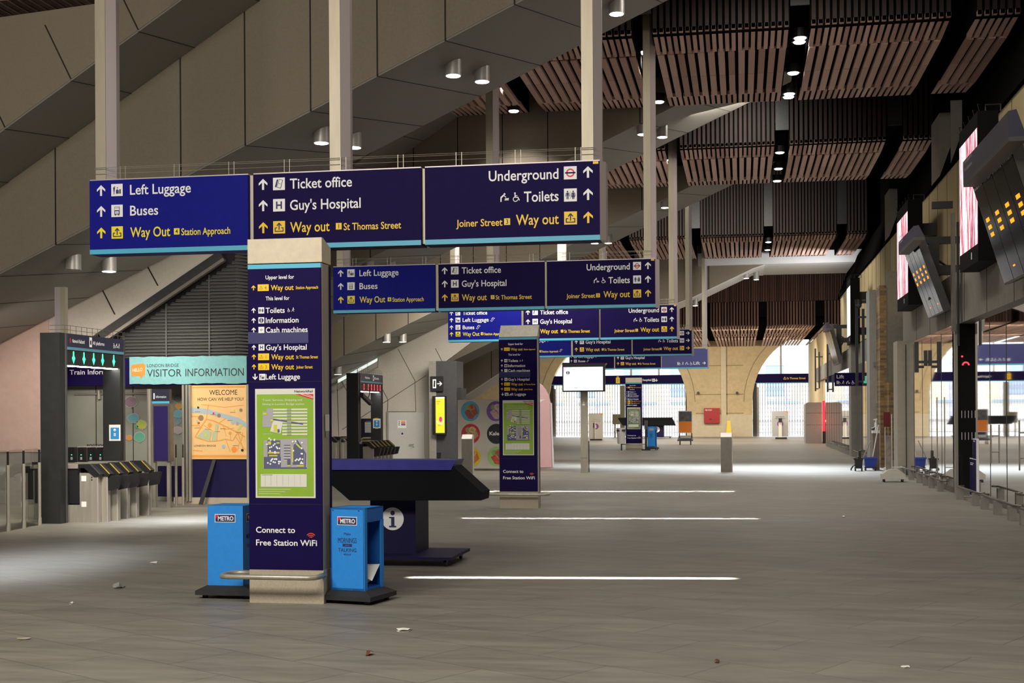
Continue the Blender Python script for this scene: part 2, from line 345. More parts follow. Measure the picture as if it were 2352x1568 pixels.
def arrow(pl, cx, cy, h, m, d='u', l=1):
    c = {'u': (0, 1), 'd': (0, -1), 'r': (1, 0)}[d]; q = (-c[1], c[0])
    P = lambda a, b: (cx + c[0] * a * h + q[0] * b * h, cy + c[1] * a * h + q[1] * b * h)
    pl.line(*P(-.5, 0), *P(.4, 0), h * .2, m, l)
    for sg in (1, -1):
        pts = [P(.5, 0), P(.5 - .06, 0), P(-.0, sg * .42), P(.22, sg * .42)]
        pl.poly([P(.52, 0), P(.12, sg * .42), P(-.1, sg * .42), P(.25, 0)], m, l)
def icon(pl, kind, x, y, s, fg, bg, l=1):
    """pictogram in a square tile of side s; bg None draws it straight on the board"""
    if bg: pl.rect(x, y, s, s, bg, l)
    X = lambda a: x + a * s
    Y = lambda b: y + b * s
    k = l + 1
    R = lambda a, b, w, h, m=fg, q=0: pl.rect(X(a), Y(b), w * s, h * s, m, k + q)
    Ln = lambda a, b, c, d, w=.06, m=fg, q=0: pl.line(X(a), Y(b), X(c), Y(d), w * s, m, k + q)
    D = lambda a, b, r, m=fg, q=0: pl.disc(X(a), Y(b), r * s, m, k + q, 14)
    if kind == 'luggage':
        pl.poly([(X(.16), Y(.72)), (X(.34), Y(.72)), (X(.27), Y(.28)), (X(.22), Y(.28))], fg, k); Ln(.25, .28, .23, .16); pl.ring(X(.3), Y(.76), .03 * s, .06 * s, fg, k)
        R(.42, .2, .2, .3); R(.64, .2, .05, .3); R(.72, .2, .12, .36); R(.48, .5, .1, .06); D(.55, .68, .05)
    elif kind == 'bus':
        R(.27, .2, .46, .64); R(.31, .55, .38, .16, bg, 1); R(.31, .74, .38, .06, bg, 1); R(.34, .26, .32, .2, bg, 1); R(.3, .12, .1, .08); R(.6, .12, .1, .08); R(.38, .32, .24, .03, fg, 2)
    elif kind == 'wayout':
        Ln(.5, .3, .5, .8, .09); Ln(.5, .84, .32, .62, .09); Ln(.5, .84, .68, .62, .09)
        R(.13, .14, .74, .08); R(.13, .14, .08, .34); R(.79, .14, .08, .34); R(.13, .42, .2, .07); R(.67, .42, .2, .07)
    elif kind == 'wayout_r':
        Ln(.3, .5, .82, .5, .09); Ln(.86, .5, .64, .68, .09); Ln(.86, .5, .64, .32, .09)
        R(.14, .14, .08, .72); R(.14, .14, .34, .08); R(.14, .78, .34, .08); R(.42, .14, .07, .2); R(.42, .66, .07, .2)
    elif kind == 'ticket':
        pl.poly([(X(.34), Y(.2)), (X(.66), Y(.12)), (X(.84), Y(.8)), (X(.52), Y(.88))], fg, k)
        pl.poly([(X(.39), Y(.23)), (X(.63), Y(.17)), (X(.79), Y(.77)), (X(.55), Y(.83))], bg, k + 1)
        pl.poly([(X(.16), Y(.26)), (X(.3), Y(.22)), (X(.46), Y(.86)), (X(.32), Y(.84))], fg, k)
        Ln(.5, .52, .68, .47, .03, fg, 2)
    elif kind == 'H':
        R(.25, .2, .12, .6); R(.63, .2, .12, .6); R(.3, .44, .4, .12)
    elif kind == 'roundel':
        pl.ring(X(.5), Y(.5), .22 * s, .33 * s, RED2, k); R(.1, .45, .8, .1, NAVY, 1)
    elif kind == 'toilets':
        for a, sk in ((.28, 0), (.72, 1)):
            D(a, .77, .06); R(a - .08, .45, .16, .24)
            if sk: pl.poly([(X(a - .15), Y(.32)), (X(a + .15), Y(.32)), (X(a + .06), Y(.55)), (X(a - .06), Y(.55))], fg, k)
            Ln(a - .11, .66, a - .15, .4, .045); Ln(a + .11, .66, a + .15, .4, .045); Ln(a - .045, .48, a - .05, .18, .065); Ln(a + .045, .48, a + .05, .18, .065)
        R(.49, .2, .015, .6)
    elif kind == 'baby':
        D(.5, .85, .1); Ln(.42, .74, .14, .5, .16); Ln(.14, .56, .12, .05, .13); Ln(.42, .72, .66, .5, .08); Ln(.5, .22, .95, .22, .07); R(.55, .28, .3, .12); D(.9, .36, .07)
    elif kind == 'wheelchair':
        D(.4, .9, .09); Ln(.4, .8, .42, .45, .11); Ln(.42, .48, .7, .46, .1); Ln(.7, .48, .86, .14, .1); Ln(.4, .64, .66, .64, .07); pl.ring(X(.45), Y(.28), .2 * s, .28 * s, fg, k, 110, 350)
    elif kind == 'escalator':
        for o in (-.1, .1): Ln(.12 + o, .18 - o, .32 + o, .22 - o, .05); Ln(.32 + o, .22 - o, .68 + o, .78 - o, .05); Ln(.68 + o, .78 - o, .88 + o, .82 - o, .05)
        Ln(.02, .28, .22, .08, .05); Ln(.78, .92, .98, .72, .05); D(.34, .7, .07); D(.5, .9, .06)
    elif kind == 'info':
        D(.5, .5, .38); R(.43, .24, .14, .34, bg, 1); D(.5, .7, .075, bg, 1)
    elif kind == 'cash':
        pl.poly([(X(.2), Y(.55)), (X(.55), Y(.75)), (X(.8), Y(.5)), (X(.45), Y(.3))], GREYI, k); D(.5, .52, .08, bg, 1)
    elif kind == 'people':
        for a in (.15, .4): D(a, .85, .1); R(a - .09, .35, .18, .38); Ln(a - .04, .4, a - .04, .05, .07); Ln(a + .05, .4, a + .05, .05, .07)
        pl.ring(X(.72), Y(.3), .18 * s, .26 * s, fg, k); D(.66, .72, .09); Ln(.66, .65, .66, .4, .1); Ln(.66, .5, .95, .5, .08)
    elif kind == 'walk':
        D(.55, .88, .1); Ln(.52, .78, .42, .45, .14); Ln(.42, .48, .7, .1, .09); Ln(.42, .46, .15, .1, .09); Ln(.5, .72, .8, .5, .07)
RED2 = mat('roundel red', (.7, .02, .03), .5)
GREYI = mat('print grey', (.35, .35, .36), .6)
INK = mat('print black', (.015, .015, .02), .6)
NAVYI = mat('print navy', (.02, .02, .1), .6)

# ================================================================== SETTING
m = MB(); m.box(-24, 9, -12, 91, -.1, 0, floor_mat()); struct(m, 'floor')
m = MB(); m.box(-26, 9, -12, 92, 12, 12.2, VOID); m.box(-26, 9, 70, 92, 8.2, 8.3, VOID); struct(m, 'ceiling')
m = MB(); m.box(-24.2, -24, -12, 92, 0, 12, GREYC); struct(m, 'wall_left')
m = MB(); m.box(-24, 9, -12.2, -12, 0, 12, GREYC); struct(m, 'wall_back')
m = MB(); m.box(9, 9.2, -12, 92, 0, 12, GREYC); struct(m, 'wall_right')

# timber bays of the ceiling
BAYX = [(-13.45, -10.87), (-10.5, -7.92), (-7.55, -4.97), (-4.6, -2.02), (-1.65, .93), (1.3, 3.84), (4.25, 5.05)]
def slats(mb, x0, x1, pitch, duty, fn, mt):
    n = max(1, int(round((x1 - x0) / pitch))); p = (x1 - x0) / n
    for k in range(n):
        a = x0 + p * (k + (1 - duty) / 2); fn(a, a + p * duty, random.random())
def bay(y0, y1, z, xs, fh, name='ceiling'):
    for (x0, x1) in xs:
        mb = MB()
        # dark backing box
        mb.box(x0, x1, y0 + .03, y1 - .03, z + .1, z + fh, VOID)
        ya, yb = y0 + 1.15, y1 - 1.25
        def strip(a, b, za, zb):
            def fn(p, q, t):
                mb.prism([(p, a, za), (q, a, za), (q, b, zb), (p, b, zb)], (0, 0, .08), WOODL, t)
            return fn
        slats(mb, x0, x1, .125, .62, strip(y0 - .06, ya - .02, z + .12, z + .02), WOODL)
        ym = (ya + yb) / 2
        def main(p, q, t):
            strip(ya, ym - .01, z, z)(p, q, t); strip(ym + .01, yb, z, z)(p, q, (t + random.random()) / 2)
        slats(mb, x0, x1, .2, .64, main, WOODL)
        slats(mb, x0, x1, .125, .62, strip(yb + .02, y1, z + .02, z + .1), WOODL)
        for yy, dy in ((y0, -.06), (y1, .06)):
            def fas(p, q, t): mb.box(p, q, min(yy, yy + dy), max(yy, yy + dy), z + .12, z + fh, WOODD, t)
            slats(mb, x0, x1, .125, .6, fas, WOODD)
        struct(mb, name)
bay(25.0, 30.9, 8.8, BAYX, 2.9)
bay(36.0, 41.9, 8.8, BAYX, 2.9)
bay(54.5, 62.0, 8.8, BAYX, 2.9)
bay(9.0, 19.6, 9.0, [(-16.4, -13.82)] + BAYX[:6], 2.4)
bay(19.9, 24.6, 9.0, [(-18.0, -14.2), (-13.8, -10.9)], 2.4)
# dark strips that close the slots over each bay
m = MB()
for y0, y1 in ((25, 30.9), (36, 41.9), (54.5, 62)):
    for a, b in zip(BAYX, BAYX[1:]):
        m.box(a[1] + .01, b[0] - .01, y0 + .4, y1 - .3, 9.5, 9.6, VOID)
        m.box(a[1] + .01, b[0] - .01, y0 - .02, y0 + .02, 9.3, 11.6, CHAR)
struct(m, 'ceiling')
# far drop: fine slatted upright face, then low soffit to the end wall
m = MB()
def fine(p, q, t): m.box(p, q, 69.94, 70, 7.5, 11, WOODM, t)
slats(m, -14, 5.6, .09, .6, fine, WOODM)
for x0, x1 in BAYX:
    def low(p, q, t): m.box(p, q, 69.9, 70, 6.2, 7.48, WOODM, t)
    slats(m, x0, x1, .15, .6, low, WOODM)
    for (a, b, pz) in ((70, 73, .14), (73, 77, .2), (77, 79, .14), (79, 84, .2), (84, 91, .2)):
        def so(p, q, t): m.box(p, q, a + .02, b, 6.2, 6.26, WOODL, t)
        slats(m, x0, x1, pz, .6, so, WOODL)
m.box(-15, 5.6, 70.05, 91, 6.6, 6.7, VOID); m.box(-15, 5.6, 70.05, 70.1, 6.6, 11.5, VOID)
struct(m, 'ceiling')

# inclined staircase undersides (precast panels) that climb to the platforms
def zs(x): return 4.107 + .454 * (x + 12.185)
def zu(x): return 5.538 + .6235 * (x + 12.176)
def beam(y0, wdt, xa, xb, joints=True):
    mb = MB(); top = 11.9
    lo = [(xa, y0, zs(xa)), (xb, y0, zs(xb))]
    xt = -12.176 + (top - 5.538) / .6235
    up = [(xb, y0, min(top, zu(xb))), (min(xt, xb), y0, min(top, zu(xb))), (xa, y0, zu(xa))]
    mb.prism(lo + up, (0, wdt, 0), PANEL)
    yl = y0 - 1.5
    mb.prism([(xa, yl, zu(xa)), (min(xt, xb), yl, zu(min(xt, xb))), (min(xt, xb), yl, top), (-9.3, yl, 8.0), (xa - 2, yl, 7.3), (xa - 2, yl, zu(xa))], (0, 1.6, 0), PANEL)
    # underside skins in the darker soffit finish
    mb.prism([(xa, y0 + .01, zs(xa)), (xb, y0 + .01, zs(xb)), (xb, y0 + wdt, zs(xb)), (xa, y0 + wdt, zs(xa))], (0, 0, -.03), SOFF)
    xq = min(xt, xb)
    mb.prism([(xa, yl + .01, zu(xa)), (xq, yl + .01, zu(xq)), (xq, y0 - .01, zu(xq)), (xa, y0 - .01, zu(xa))], (0, 0, -.03), SOFF)
    if joints:
        x = xa + .3
        while x < xb:
            mb.box(x - .012, x + .012, y0 - .004, y0 + .02, zs(x) - .03, min(top, zu(x)), JOINT)
            mb.prism([(x - .01, y0, zs(x) - .034), (x + .01, y0, zs(x) - .034), (x + 1.0, y0 + wdt, zs(x + .99) - .034), (x + .98, y0 + wdt, zs(x + .99) - .034)], (0, 0, .006), JOINT)
            if zu(x) < top:
                mb.prism([(x - .01, yl, zu(x) - .034), (x + .01, yl, zu(x) - .034), (x + .26, y0, zu(x + .25) - .034), (x + .24, y0, zu(x + .25) - .034)], (0, 0, .006), JOINT)
                L = min(top, 7.7 if x < -9.5 else 20) - zu(x); zt_ = zu(x) + L
                mb.prism([(x - .012, yl - .004, zu(x)), (x + .012, yl - .004, zu(x)), (x + .012 - L * .5, yl - .004, zt_), (x - .012 - L * .5, yl - .004, zt_)], (0, .02, 0), JOINT)
            x += 1.105
    struct(mb, 'beam')
beam(20.0, 3.4, -17, -.3)
beam(31.0, 3.4, -17, 1.3)
beam(42.0, 3.4, -20, 1.3)
# further stair: shorter flight and the last one with its landing across the hall
m = MB()
E0 = [(-15, 55.5, 9.64 - .454 * 15), (-8.3, 55.5, 9.64 - .454 * 8.3), (-8.3, 55.5, 8), (-15, 55.5, 4.6)]
m.prism(E0, (0, 2.7, 0), PANEL)
m.prism([(x, 55.5, z) for x, z in ((-15, 9.64 - .454 * 15), (-8.3, 9.64 - .454 * 8.3))] + [(x, 58.2, z) for x, z in ((-8.3, 9.64 - .454 * 8.3), (-15, 9.64 - .454 * 15))], (0, 0, -.03), SOFF)
struct(m, 'beam')
m = MB(); DL = [(-16, 1.2), (-13.3, 2.6), (-11.4, 3.8), (-2.23, 7.17), (.55, 8.45), (1.1, 8.62)]
SOFW = mat('lit soffit panel', (.78, .77, .75), .55, var=.04)  # daylight on the landing soffit put into this pale colour
m.prism([(x, 62.5, z) for x, z in DL] + [(1.1, 62.5, 9.2), (-16, 62.5, 9.2)], (0, 3.0, 0), PANEL)
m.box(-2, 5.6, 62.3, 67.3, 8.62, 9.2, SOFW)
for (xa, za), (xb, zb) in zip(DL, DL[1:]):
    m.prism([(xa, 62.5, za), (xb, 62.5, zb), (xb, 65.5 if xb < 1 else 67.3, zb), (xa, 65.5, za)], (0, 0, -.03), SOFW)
x = -12.0
while x < -1:
    z = next(za + (zb - za) * (x - xa) / (xb - xa) for (xa, za), (xb, zb) in zip(DL, DL[1:]) if xa <= x <= xb)
    m.box(x - .015, x + .015, 62.49, 62.52, z, 9.2, JOINT); x += 1.5
struct(m, 'beam')

# pale wall beside the near staircase and beyond the gates
Yw = 23.55
pt = lambda px, py, y=Yw: onY(px, py, y)
m = MB()
m.prism([pt(-260, 700), pt(-260, 880), pt(108, 880), pt(152, 812), pt(230, 760), pt(500, 580), pt(620, 500), pt(560, 430)], (0, .12, 0), LPANEL)
for a, b in (((262, 722), (228, 655)), ((361, 656), (334, 606)), ((150, 795), (128, 745))):
    A, B = pt(*a, Yw - .004), pt(*b, Yw - .004); m.prism([A, A + Vector((.03, 0, 0)), B + Vector((.03, 0, 0)), B], (0, .01, 0), JOINT)
struct(m, 'wall_left')
m = MB(); A = pt(-260, 780); B = pt(112, 780)
m.box(A.x, B.x, Yw - .02, Yw + .1, 1.0, 3.6, PLASTER); m.box(A.x, B.x, Yw, Yw + .1, 0, 1.0, GREYC); struct(m, 'wall_left')
# dark rail and louvred wall under the flight
m = MB(); A, B = pt(228, 764), pt(506, 576)
d = B - A; nrm = Vector((d.z, 0, -d.x)).normalized()
m.prism([A, B, B + nrm * .17, A + nrm * .17], (0, -.06, 0), CHAR)
m.prism([A + nrm * .17, B + nrm * .17, B + nrm * .23, A + nrm * .23], (0, -.1, 0), STEELD)
struct(m, 'trim_stair')
Yk = 23.8
m = MB()
LOU = mat('louvre blade', (.1, .1, .096), .45, .3); LOUD = mat('louvre shadow gap', (.006, .006, .006), .8)
xl, xc, xr = pt(235, 800, Yk).x, pt(540, 700, Yk).x, pt(566, 700, Yk).x
xe = xr + .0
z0 = pt(400, 822, Yk).z; z1 = 6.6
def ztop(x): return min(z1, A.z + (x - A.x) * (B.z - A.z) / (B.x - A.x) - .22)
m.box(xl, xc, Yk + .06, Yk + .1, z0, z1, LOUD); m.box(xe - .02, xe, Yk + .4, 27, z0, z1, LOUD)
m.prism([(xc, Yk + .06, z0), (xe, Yk + .4, z0), (xe, Yk + .44, z0), (xc, Yk + .1, z0)], (0, 0, z1 - z0), LOUD)
z = z0
while z < z1 - .1:
    xs_ = max(xl, A.x + (z + .3 - A.z) * (B.x - A.x) / (B.z - A.z))
    if xs_ < xc:
        m.prism([(xs_, Yk, z), (xc, Yk, z), (xc, Yk + .05, z + .05), (xs_, Yk + .05, z + .05)], (0, 0, .012), LOU)
    m.prism([(xc, Yk, z), (xe, Yk + .34, z), (xe - .03, Yk + .4, z + .05), (xc, Yk + .05, z + .05)], (0, 0, .012), LOU)
    m.box(xe, xe + .04, Yk + .34, 27, z, z + .012, LOU)
    z += .064
for px in (285, 382, 481): 
    x = pt(px, 700, Yk).x; m.box(x - .012, x + .012, Yk - .02, Yk + .04, z0, ztop(x), LOU)
struct(m, 'wall_louvre')
# second pale wall with its service door, farther down on the left
Y2 = 45.6
q = lambda px, py, y=Y2: onY(px, py, y)
m = MB()
m.prism([q(560, 1100), q(986, 1066), q(986, 858), q(1090, 780), q(1080, 690), q(700, 820)], (0, .12, 0), LPANEL)
def groove(mb, pts, y, wd=.02, mt=mat('wall groove', (.06, .052, .045), .8)):
    for a, b in zip(pts, pts[1:]):
        P, Q = onY(*a, y), onY(*b, y); dd = (Q - P).normalized(); nn = Vector((-dd.z, 0, dd.x)) * wd / 2
        mb.prism([P - nn, Q - nn, Q + nn, P + nn], (0, .01, 0), mt)
for g in ([(786, 986), (979, 862)], [(914, 801), (953, 874), (955, 945), (890, 945), (891, 918), (865, 868)], [(780, 868), (815, 930)], [(1000, 800), (1017, 833)], [(774, 870), (778, 1000)]):
    groove(m, g, Y2 - .005)
struct(m, 'wall_left')
m = MB(); a = q(893, 948); b = q(976, 1075)
m.box(a.x, b.x, Y2 - .04, Y2, 0, a.z, mat('grey door leaf', (.5, .49, .45), .55, var=.03)); m.box(a.x - .06, a.x, Y2 - .06, Y2, 0, a.z + .06, GREYC)
d1 = struct(m, 'door_1')
m = MB(); h = q(950, 1020); m.tube([(h.x, Y2 - .05, h.z), (h.x, Y2 - .11, h.z), (h.x - .14, Y2 - .11, h.z)], .014, STEEL); m.cyl((h.x, Y2 - .04, h.z - .09), (h.x, Y2 - .06, h.z - .09), .025, STEEL); m.build('door_handle', d1)
m = MB(); c = q(914, 956); p = Pl(m, (c.x, Y2 - .042, c.z)); p.rect(0, -.42, .32, .28, PAPER)
p.o.z -= .28
p.rect(.03, .08, .06, .03, RED2, 2); p.rect(.13, .08, .16, .04, ORNG, 2); p.rect(.13, .02, .16, .04, RED2, 2); p.rect(.13, -.04, .16, .04, NAVYI, 2); p.rect(.03, .02, .05, .03, INK, 2); p.rect(.03, -.04, .05, .03, INK, 2)
p.disc(.17, -.34, .035, BLUE, 2)
m.build('door_notice', d1)

# dark column with the way sign and the yellow advertising screen
m = MB(); a, b = q(986, 862, 44.6), q(1050, 1070, 44.6)
m.box(a.x, b.x, 44.6, 45.7, 0, a.z + .5, CHAR2); m.box(a.x, a.x + .25, 44.55, 45.7, 0, a.z + .5, GREYC)
m.box(b.x, q(1056, 900, 44.6).x, 44.8, 45.7, 0, 2.6, CHAR)
for k in range(6):
    g = q(994, 1040 + k * 3.4, 44.6); m.box(g.x, g.x + .3, 44.58, 44.6, g.z - .012, g.z + .012, BLK)
struct(m, 'column')
t = thing('direction_sign', (q(1003, 897, 44.4).x, 44.5, q(1003, 897, 44.4).z), 'small black sign with white ticket symbol and right arrow on the dark column', 'sign')
m = MB(); a, b = q(988, 864, 44.5), q(1017, 898, 44.5); m.box(a.x, b.x, 44.5, 44.6, b.z, a.z, BLK); m.build('board', t)
m = MB(); p = Pl(m, (a.x, 44.498, b.z)); W = b.x - a.x; H = a.z - b.z
p.rect(W * .2, H * .2, W * .28, H * .6, WHITE); p.poly([(W * .26, H * .3), (W * .38, H * .27), (W * .42, H * .7), (W * .3, H * .73)], INK, 2); arrow(p, W * .75, H * .5, H * .35, WHITE, 'r'); m.build('lettering', t)
t = thing('advert_screen', (q(1006, 1000, 44.3).x, 44.4, q(1006, 1000).z), 'tall narrow black advertising screen showing a yellow picture with a magenta figure', 'screen')
m = MB(); a, b = q(992, 909, 44.3), q(1022, 998, 44.3); m.box(a.x, b.x, 44.35, 44.6, b.z, a.z, BLK); m.build('casing', t)
m = MB(); p = Pl(m, (a.x + (b.x - a.x) * .26, 44.348, b.z + .06)); W = (b.x - a.x) * .7; H = a.z - b.z - .1
ADY = mat('screen yellow', (.3, .25, 0), .5, emit=.75, ecol=(.85, .78, .04)); ADM = mat('screen magenta', (.3, 0, .1), .5, emit=.7, ecol=(.85, .03, .35)); ADW = mat('screen white', (.3, .3, .3), .5, emit=.9, ecol=(1, 1, 1)); ADO = mat('screen orange', (.3, .1, 0), .5, emit=.7, ecol=(.9, .4, .03))
p.rect(0, 0, W, H, ADY); p.rect(0, H * .96, W, H * .04, ADW, 2)
p.disc(W * .55, H * .38, W * .17, ADM, 3, ry=H * .075); p.ring(W * .52, H * .34, W * .3, W * .38, ADW, 2, 180, 360); p.rect(W * .1, H * .86, W * .4, H * .03, ADO, 2); p.rect(W * .1, H * .8, W * .3, H * .02, ADO, 2); p.rect(W * .25, H * .2, W * .3, H * .03, ADO, 2)
m.build('display', t)

# end wall with its two arches
YE = 91.0
m = MB()
ARC = [(-13.4, -3.75), (.72, 10.4)]
def archpts(x0, x1, n=24, zc=2.4):
    c = (x0 + x1) / 2; r = (x1 - x0) / 2
    return [(c + r * math.cos(math.pi * k / n), zc + r * math.sin(math.pi * k / n)) for k in range(n + 1)]  # right to left
def wallpiece(pts): m.prism([(x, YE, z) for x, z in pts], (0, .9, 0), STOCK)
wallpiece([(-24, 0), (ARC[0][0], 0), (ARC[0][0], 8.3), (-24, 8.3)])
wallpiece([(ARC[0][1], 0), (ARC[1][0], 0), (ARC[1][0], 8.3), (ARC[0][1], 8.3)])
for x0, x1 in ARC:
    ps = archpts(x0, x1); 
    for (xa, za), (xb, zb) in zip(ps, ps[1:]):
        wallpiece([(xb, zb), (xa, za), (xa, 8.3), (xb, 8.3)])
    # moulding ring round the opening
    c = (x0 + x1) / 2; r = (x1 - x0) / 2
    for rr in (r + .55,):
        prev = None
        for k in range(25):
            tt = math.pi * k / 24; P = Vector((c + rr * math.cos(tt), YE - .01, 2.4 + rr * math.sin(tt)))
            if prev is not None and P.z < 8.2 and prev.z < 8.2: m.prism([prev, P, P + (P - Vector((c, YE - .01, 2.4))).normalized() * .05, prev + (prev - Vector((c, YE - .01, 2.4))).normalized() * .05], (0, .02, 0), mat('stone joint', (.3, .24, .14), .8))
            prev = P
for z in (1.62, 2.92, 4.9):
    m.box(ARC[0][1] + .6, ARC[1][0] - .6, YE - .012, YE, z - .025, z + .025, mat('stone joint', (.3, .24, .14), .8))
xm = xat(1670, YE); m.box(xm - .03, xm + .03, YE - .012, YE, 0, 8, mat('stone joint', (.3, .24, .14), .8))
m.box(ARC[0][1], ARC[1][0], YE - .08, YE, 0, 1.5, STOCKL)
xq = xat(1664, YE); m.box(xq - .22, xq + .12, YE - .12, YE, 0, 6.2, STOCKL)
m.box(-24, 9, YE, YE + .9, 8.3, 12.2, VOID)
struct(m, 'wall_far')
m = MB()
for x in (xat(1652, YE), xat(1707, YE)): pass
# street beyond: pale buildings in daylight
m = MB(); FAC = mat('pale street front', (.8, .78, .74), .8, var=.05); WBL = mat('blue window glass', (.36, .45, .58), .2)
m.box(-40, 30, 112, 114, 0, 6.4, FAC)
for x in range(-38, 29, 4):
    m.box(x, x + 1.5, 111.95, 112, 3.0, 5.6, WBL); m.box(x + 1.6, x + 1.8, 111.9, 112, .5, 5.8, mat('lilac door post', (.5, .52, .8), .5)); m.box(x + 2.2, x + 3.2, 111.94, 112, 2.5, 4.6, mat('pale yellow front', (.82, .74, .56), .7)); m.box(x, x + 2.8, 111.86, 111.89, 2.4, 2.6, WBL)
m.box(-40, 30, 111.9, 112, .9, 1.05, mat('kerb grey', (.5, .5, .5), .7))
struct(m, 'wall_street')
m = MB(); m.box(-45, 35, 92.0, 115, -.12, -.02, mat('pavement', (.55, .54, .52), .8, var=.05)); struct(m, 'ground')

# navy header bands, glazing bars and lattice gates in the arches
def archfit(i, text):
    x0, x1 = ARC[i]; nm = 'near the middle' if i == 0 else 'on the right'
    t = thing('arch_sign_band', ((x0 + x1) / 2, YE + .2, 3.65), ('long navy band sign across the wide left arch, yellow 1 symbol and white hospital lettering' if i == 0 else 'long navy band sign across the right arch, small yellow street name and 1 symbol'), 'sign')
    mb = MB(); mb.box(x0 + .08, x1 - .08, YE + .2, YE + .5, 3.65, 4.3, NAVY); mb.box(x0 + .08, x1 - .08, YE + .19, YE + .2, 3.65, 3.7, CYAN); mb.build('board', t)
    mb = MB(); p = Pl(mb, (0, YE + .185, 0), step=.004)
    if i == 0:
        x = xat(1419, YE); p.rect(x - .14, 3.75, .28, .4, YEL); p.text('1', x, 3.85, .2, NAVYI, al='c', l=2); p.rect(x - .08, 4.17, .16, .06, YEL)
        p.text("Guy's Hospital", xat(1496, YE), 3.9, .16, WHITE, al='r'); x = xat(1498, YE); icon(p, 'H', x, 3.85, .2, NAVYI, WHITE); arrow(p, xat(1508, YE), 3.95, .2, WHITE, 'd')
    else:
        p.text('St Thomas Street', xat(1808, YE), 3.92, .14, YEL, width=1.25); icon(p, 'wayout', xat(1799, YE), 3.87, .25, YEL, None); x = xat(1884, YE); p.rect(x - .2, 3.78, .34, .4, YEL); p.text('1', x, 3.86, .22, NAVYI, al='c', l=2)
    mb.build('lettering', t)
    t = thing('arch_window', ((x0 + x1) / 2, YE + .4, 4.3), ('glazed fanlight with pale mullions above the left arch band' if i == 0 else 'glazed fanlight with dark mullions above the right arch band'), 'window')
    mb = MB()
    for k in range(1, 5):
        x = x0 + (x1 - x0) * k / 5; mb.box(x - .06, x + .06, YE + .35, YE + .5, 4.3, 7.1, STEELD)
    mb.box(x0 + .8, x1 - .8, YE + .35, YE + .5, 6.9, 7.0, STEELD); mb.build('frame', t)
    mb = MB(); c = (x0 + x1) / 2; r = (x1 - x0) / 2 - .02
    mb.poly([(c + r * math.cos(math.pi * k / 24), YE + .42, 2.4 + r * math.sin(math.pi * k / 24)) for k in range(25) if 2.4 + r * math.sin(math.pi * k / 24) > 4.25], GLS); mb.build('pane', t)
    # folding lattice gate
    t = thing('lattice_gate', ((x0 + x1) / 2, YE + .5, 0), ('closed folding lattice gate filling the left arch, daylit street behind' if i == 0 else 'closed folding lattice gate filling the right arch, daylit street behind'), 'gate')
    mb = MB(); LM = mat('lattice steel', (.16, .16, .17), .5, .3)
    n = 52
    for k in range(n + 1):
        x = x0 + .15 + (x1 - x0 - .3) * k / n; mb.box(x - .015, x + .015, YE + .5, YE + .54, 0.03, 3.65, LM)
    mb.build('upright_bars', t)
    mb = MB(); wd = (x1 - x0 - .3) / n
    for k in range(0, n, 1):
        xa = x0 + .15 + wd * k
        for zz in range(6):
            za = .15 + zz * .58
            for s_ in (0, 1):
                p0 = (xa, za + .42 * s_); p1 = (xa + wd, za + .42 * (1 - s_))
                mb.prism([(p0[0], YE + .49, p0[1] - .012), (p1[0], YE + .49, p1[1] - .012), (p1[0], YE + .49, p1[1] + .012), (p0[0], YE + .49, p0[1] + .012)], (0, .01, 0), LM)
    mb.build('lattice', t)
    mb = MB(); mb.box(x0 + .02, x0 + .3, YE + .42, YE + .6, 0, 3.65, CHAR); mb.build('jamb', t); mb = MB(); mb.box(x0 + .3, x0 + .45, YE + .45, YE + .6, 0, 3.4, STEELD); mb.build('folded_stack', t); mb = MB(); mb.box(x1 - .1, x1 - .02, YE + .42, YE + .6, 0, 3.65, CHAR); mb.build('jamb', t)
archfit(0, ''); archfit(1, '')

# ------------------------------------------------------------------ right wall
XG = 4.48
m = MB()
zt = onX(2352, 690, XG).z; zt2 = onX(2352, 535, XG).z; ztr = onX(2352, 190, 4.8).z
m.box(4.8, 5.2, 15, 66, zt2, ztr, TIMBW)
y = 15.6
while y < 66: m.box(4.79, 4.8, y, y + .02, zt2, ztr, mat('upper wall joint', (.2, .15, .08), .8)); y += 1.5
struct(m, 'wall_right')
m = MB(); m.prism([(4.72, 15, ztr - .02), (5.3, 15, ztr - .02), (5.6, 15, 8.9), (5.3, 15, 8.9)], (0, 52, 0), VOID); m.box(5.6, 5.8, 15, 92, 6, 12, VOID); struct(m, 'trim_right')
m = MB()
for y in (33.6, 44.5): m.box(4.75, 5.0, y - .7, y + .7, ztr, 8.9, LINT)
m.box(4.75, 5.0, 31.2, 31.25, ztr, 8.8, LINT)
struct(m, 'column')
m = MB()
y = 15.0
m.box(4.35, 4.78, 15, 37, zt, zt2, LINT); m.box(4.35, 4.78, 42.8, 80, zt, zt2 - .3, GREYC)
while y < 36: m.box(4.345, 4.35, y, y + .02, zt, zt2, JOINT); y += 2.4
struct(m, 'trim_lintel')
m = MB(); m.box(8.6, 8.8, 10, 92, 0, 6, mat('shop dark back', (.03, .03, .03), .8)); m.box(4.6, 8.8, 10, 92, zt + .02, zt + .1, VOID); struct(m, 'wall_right')
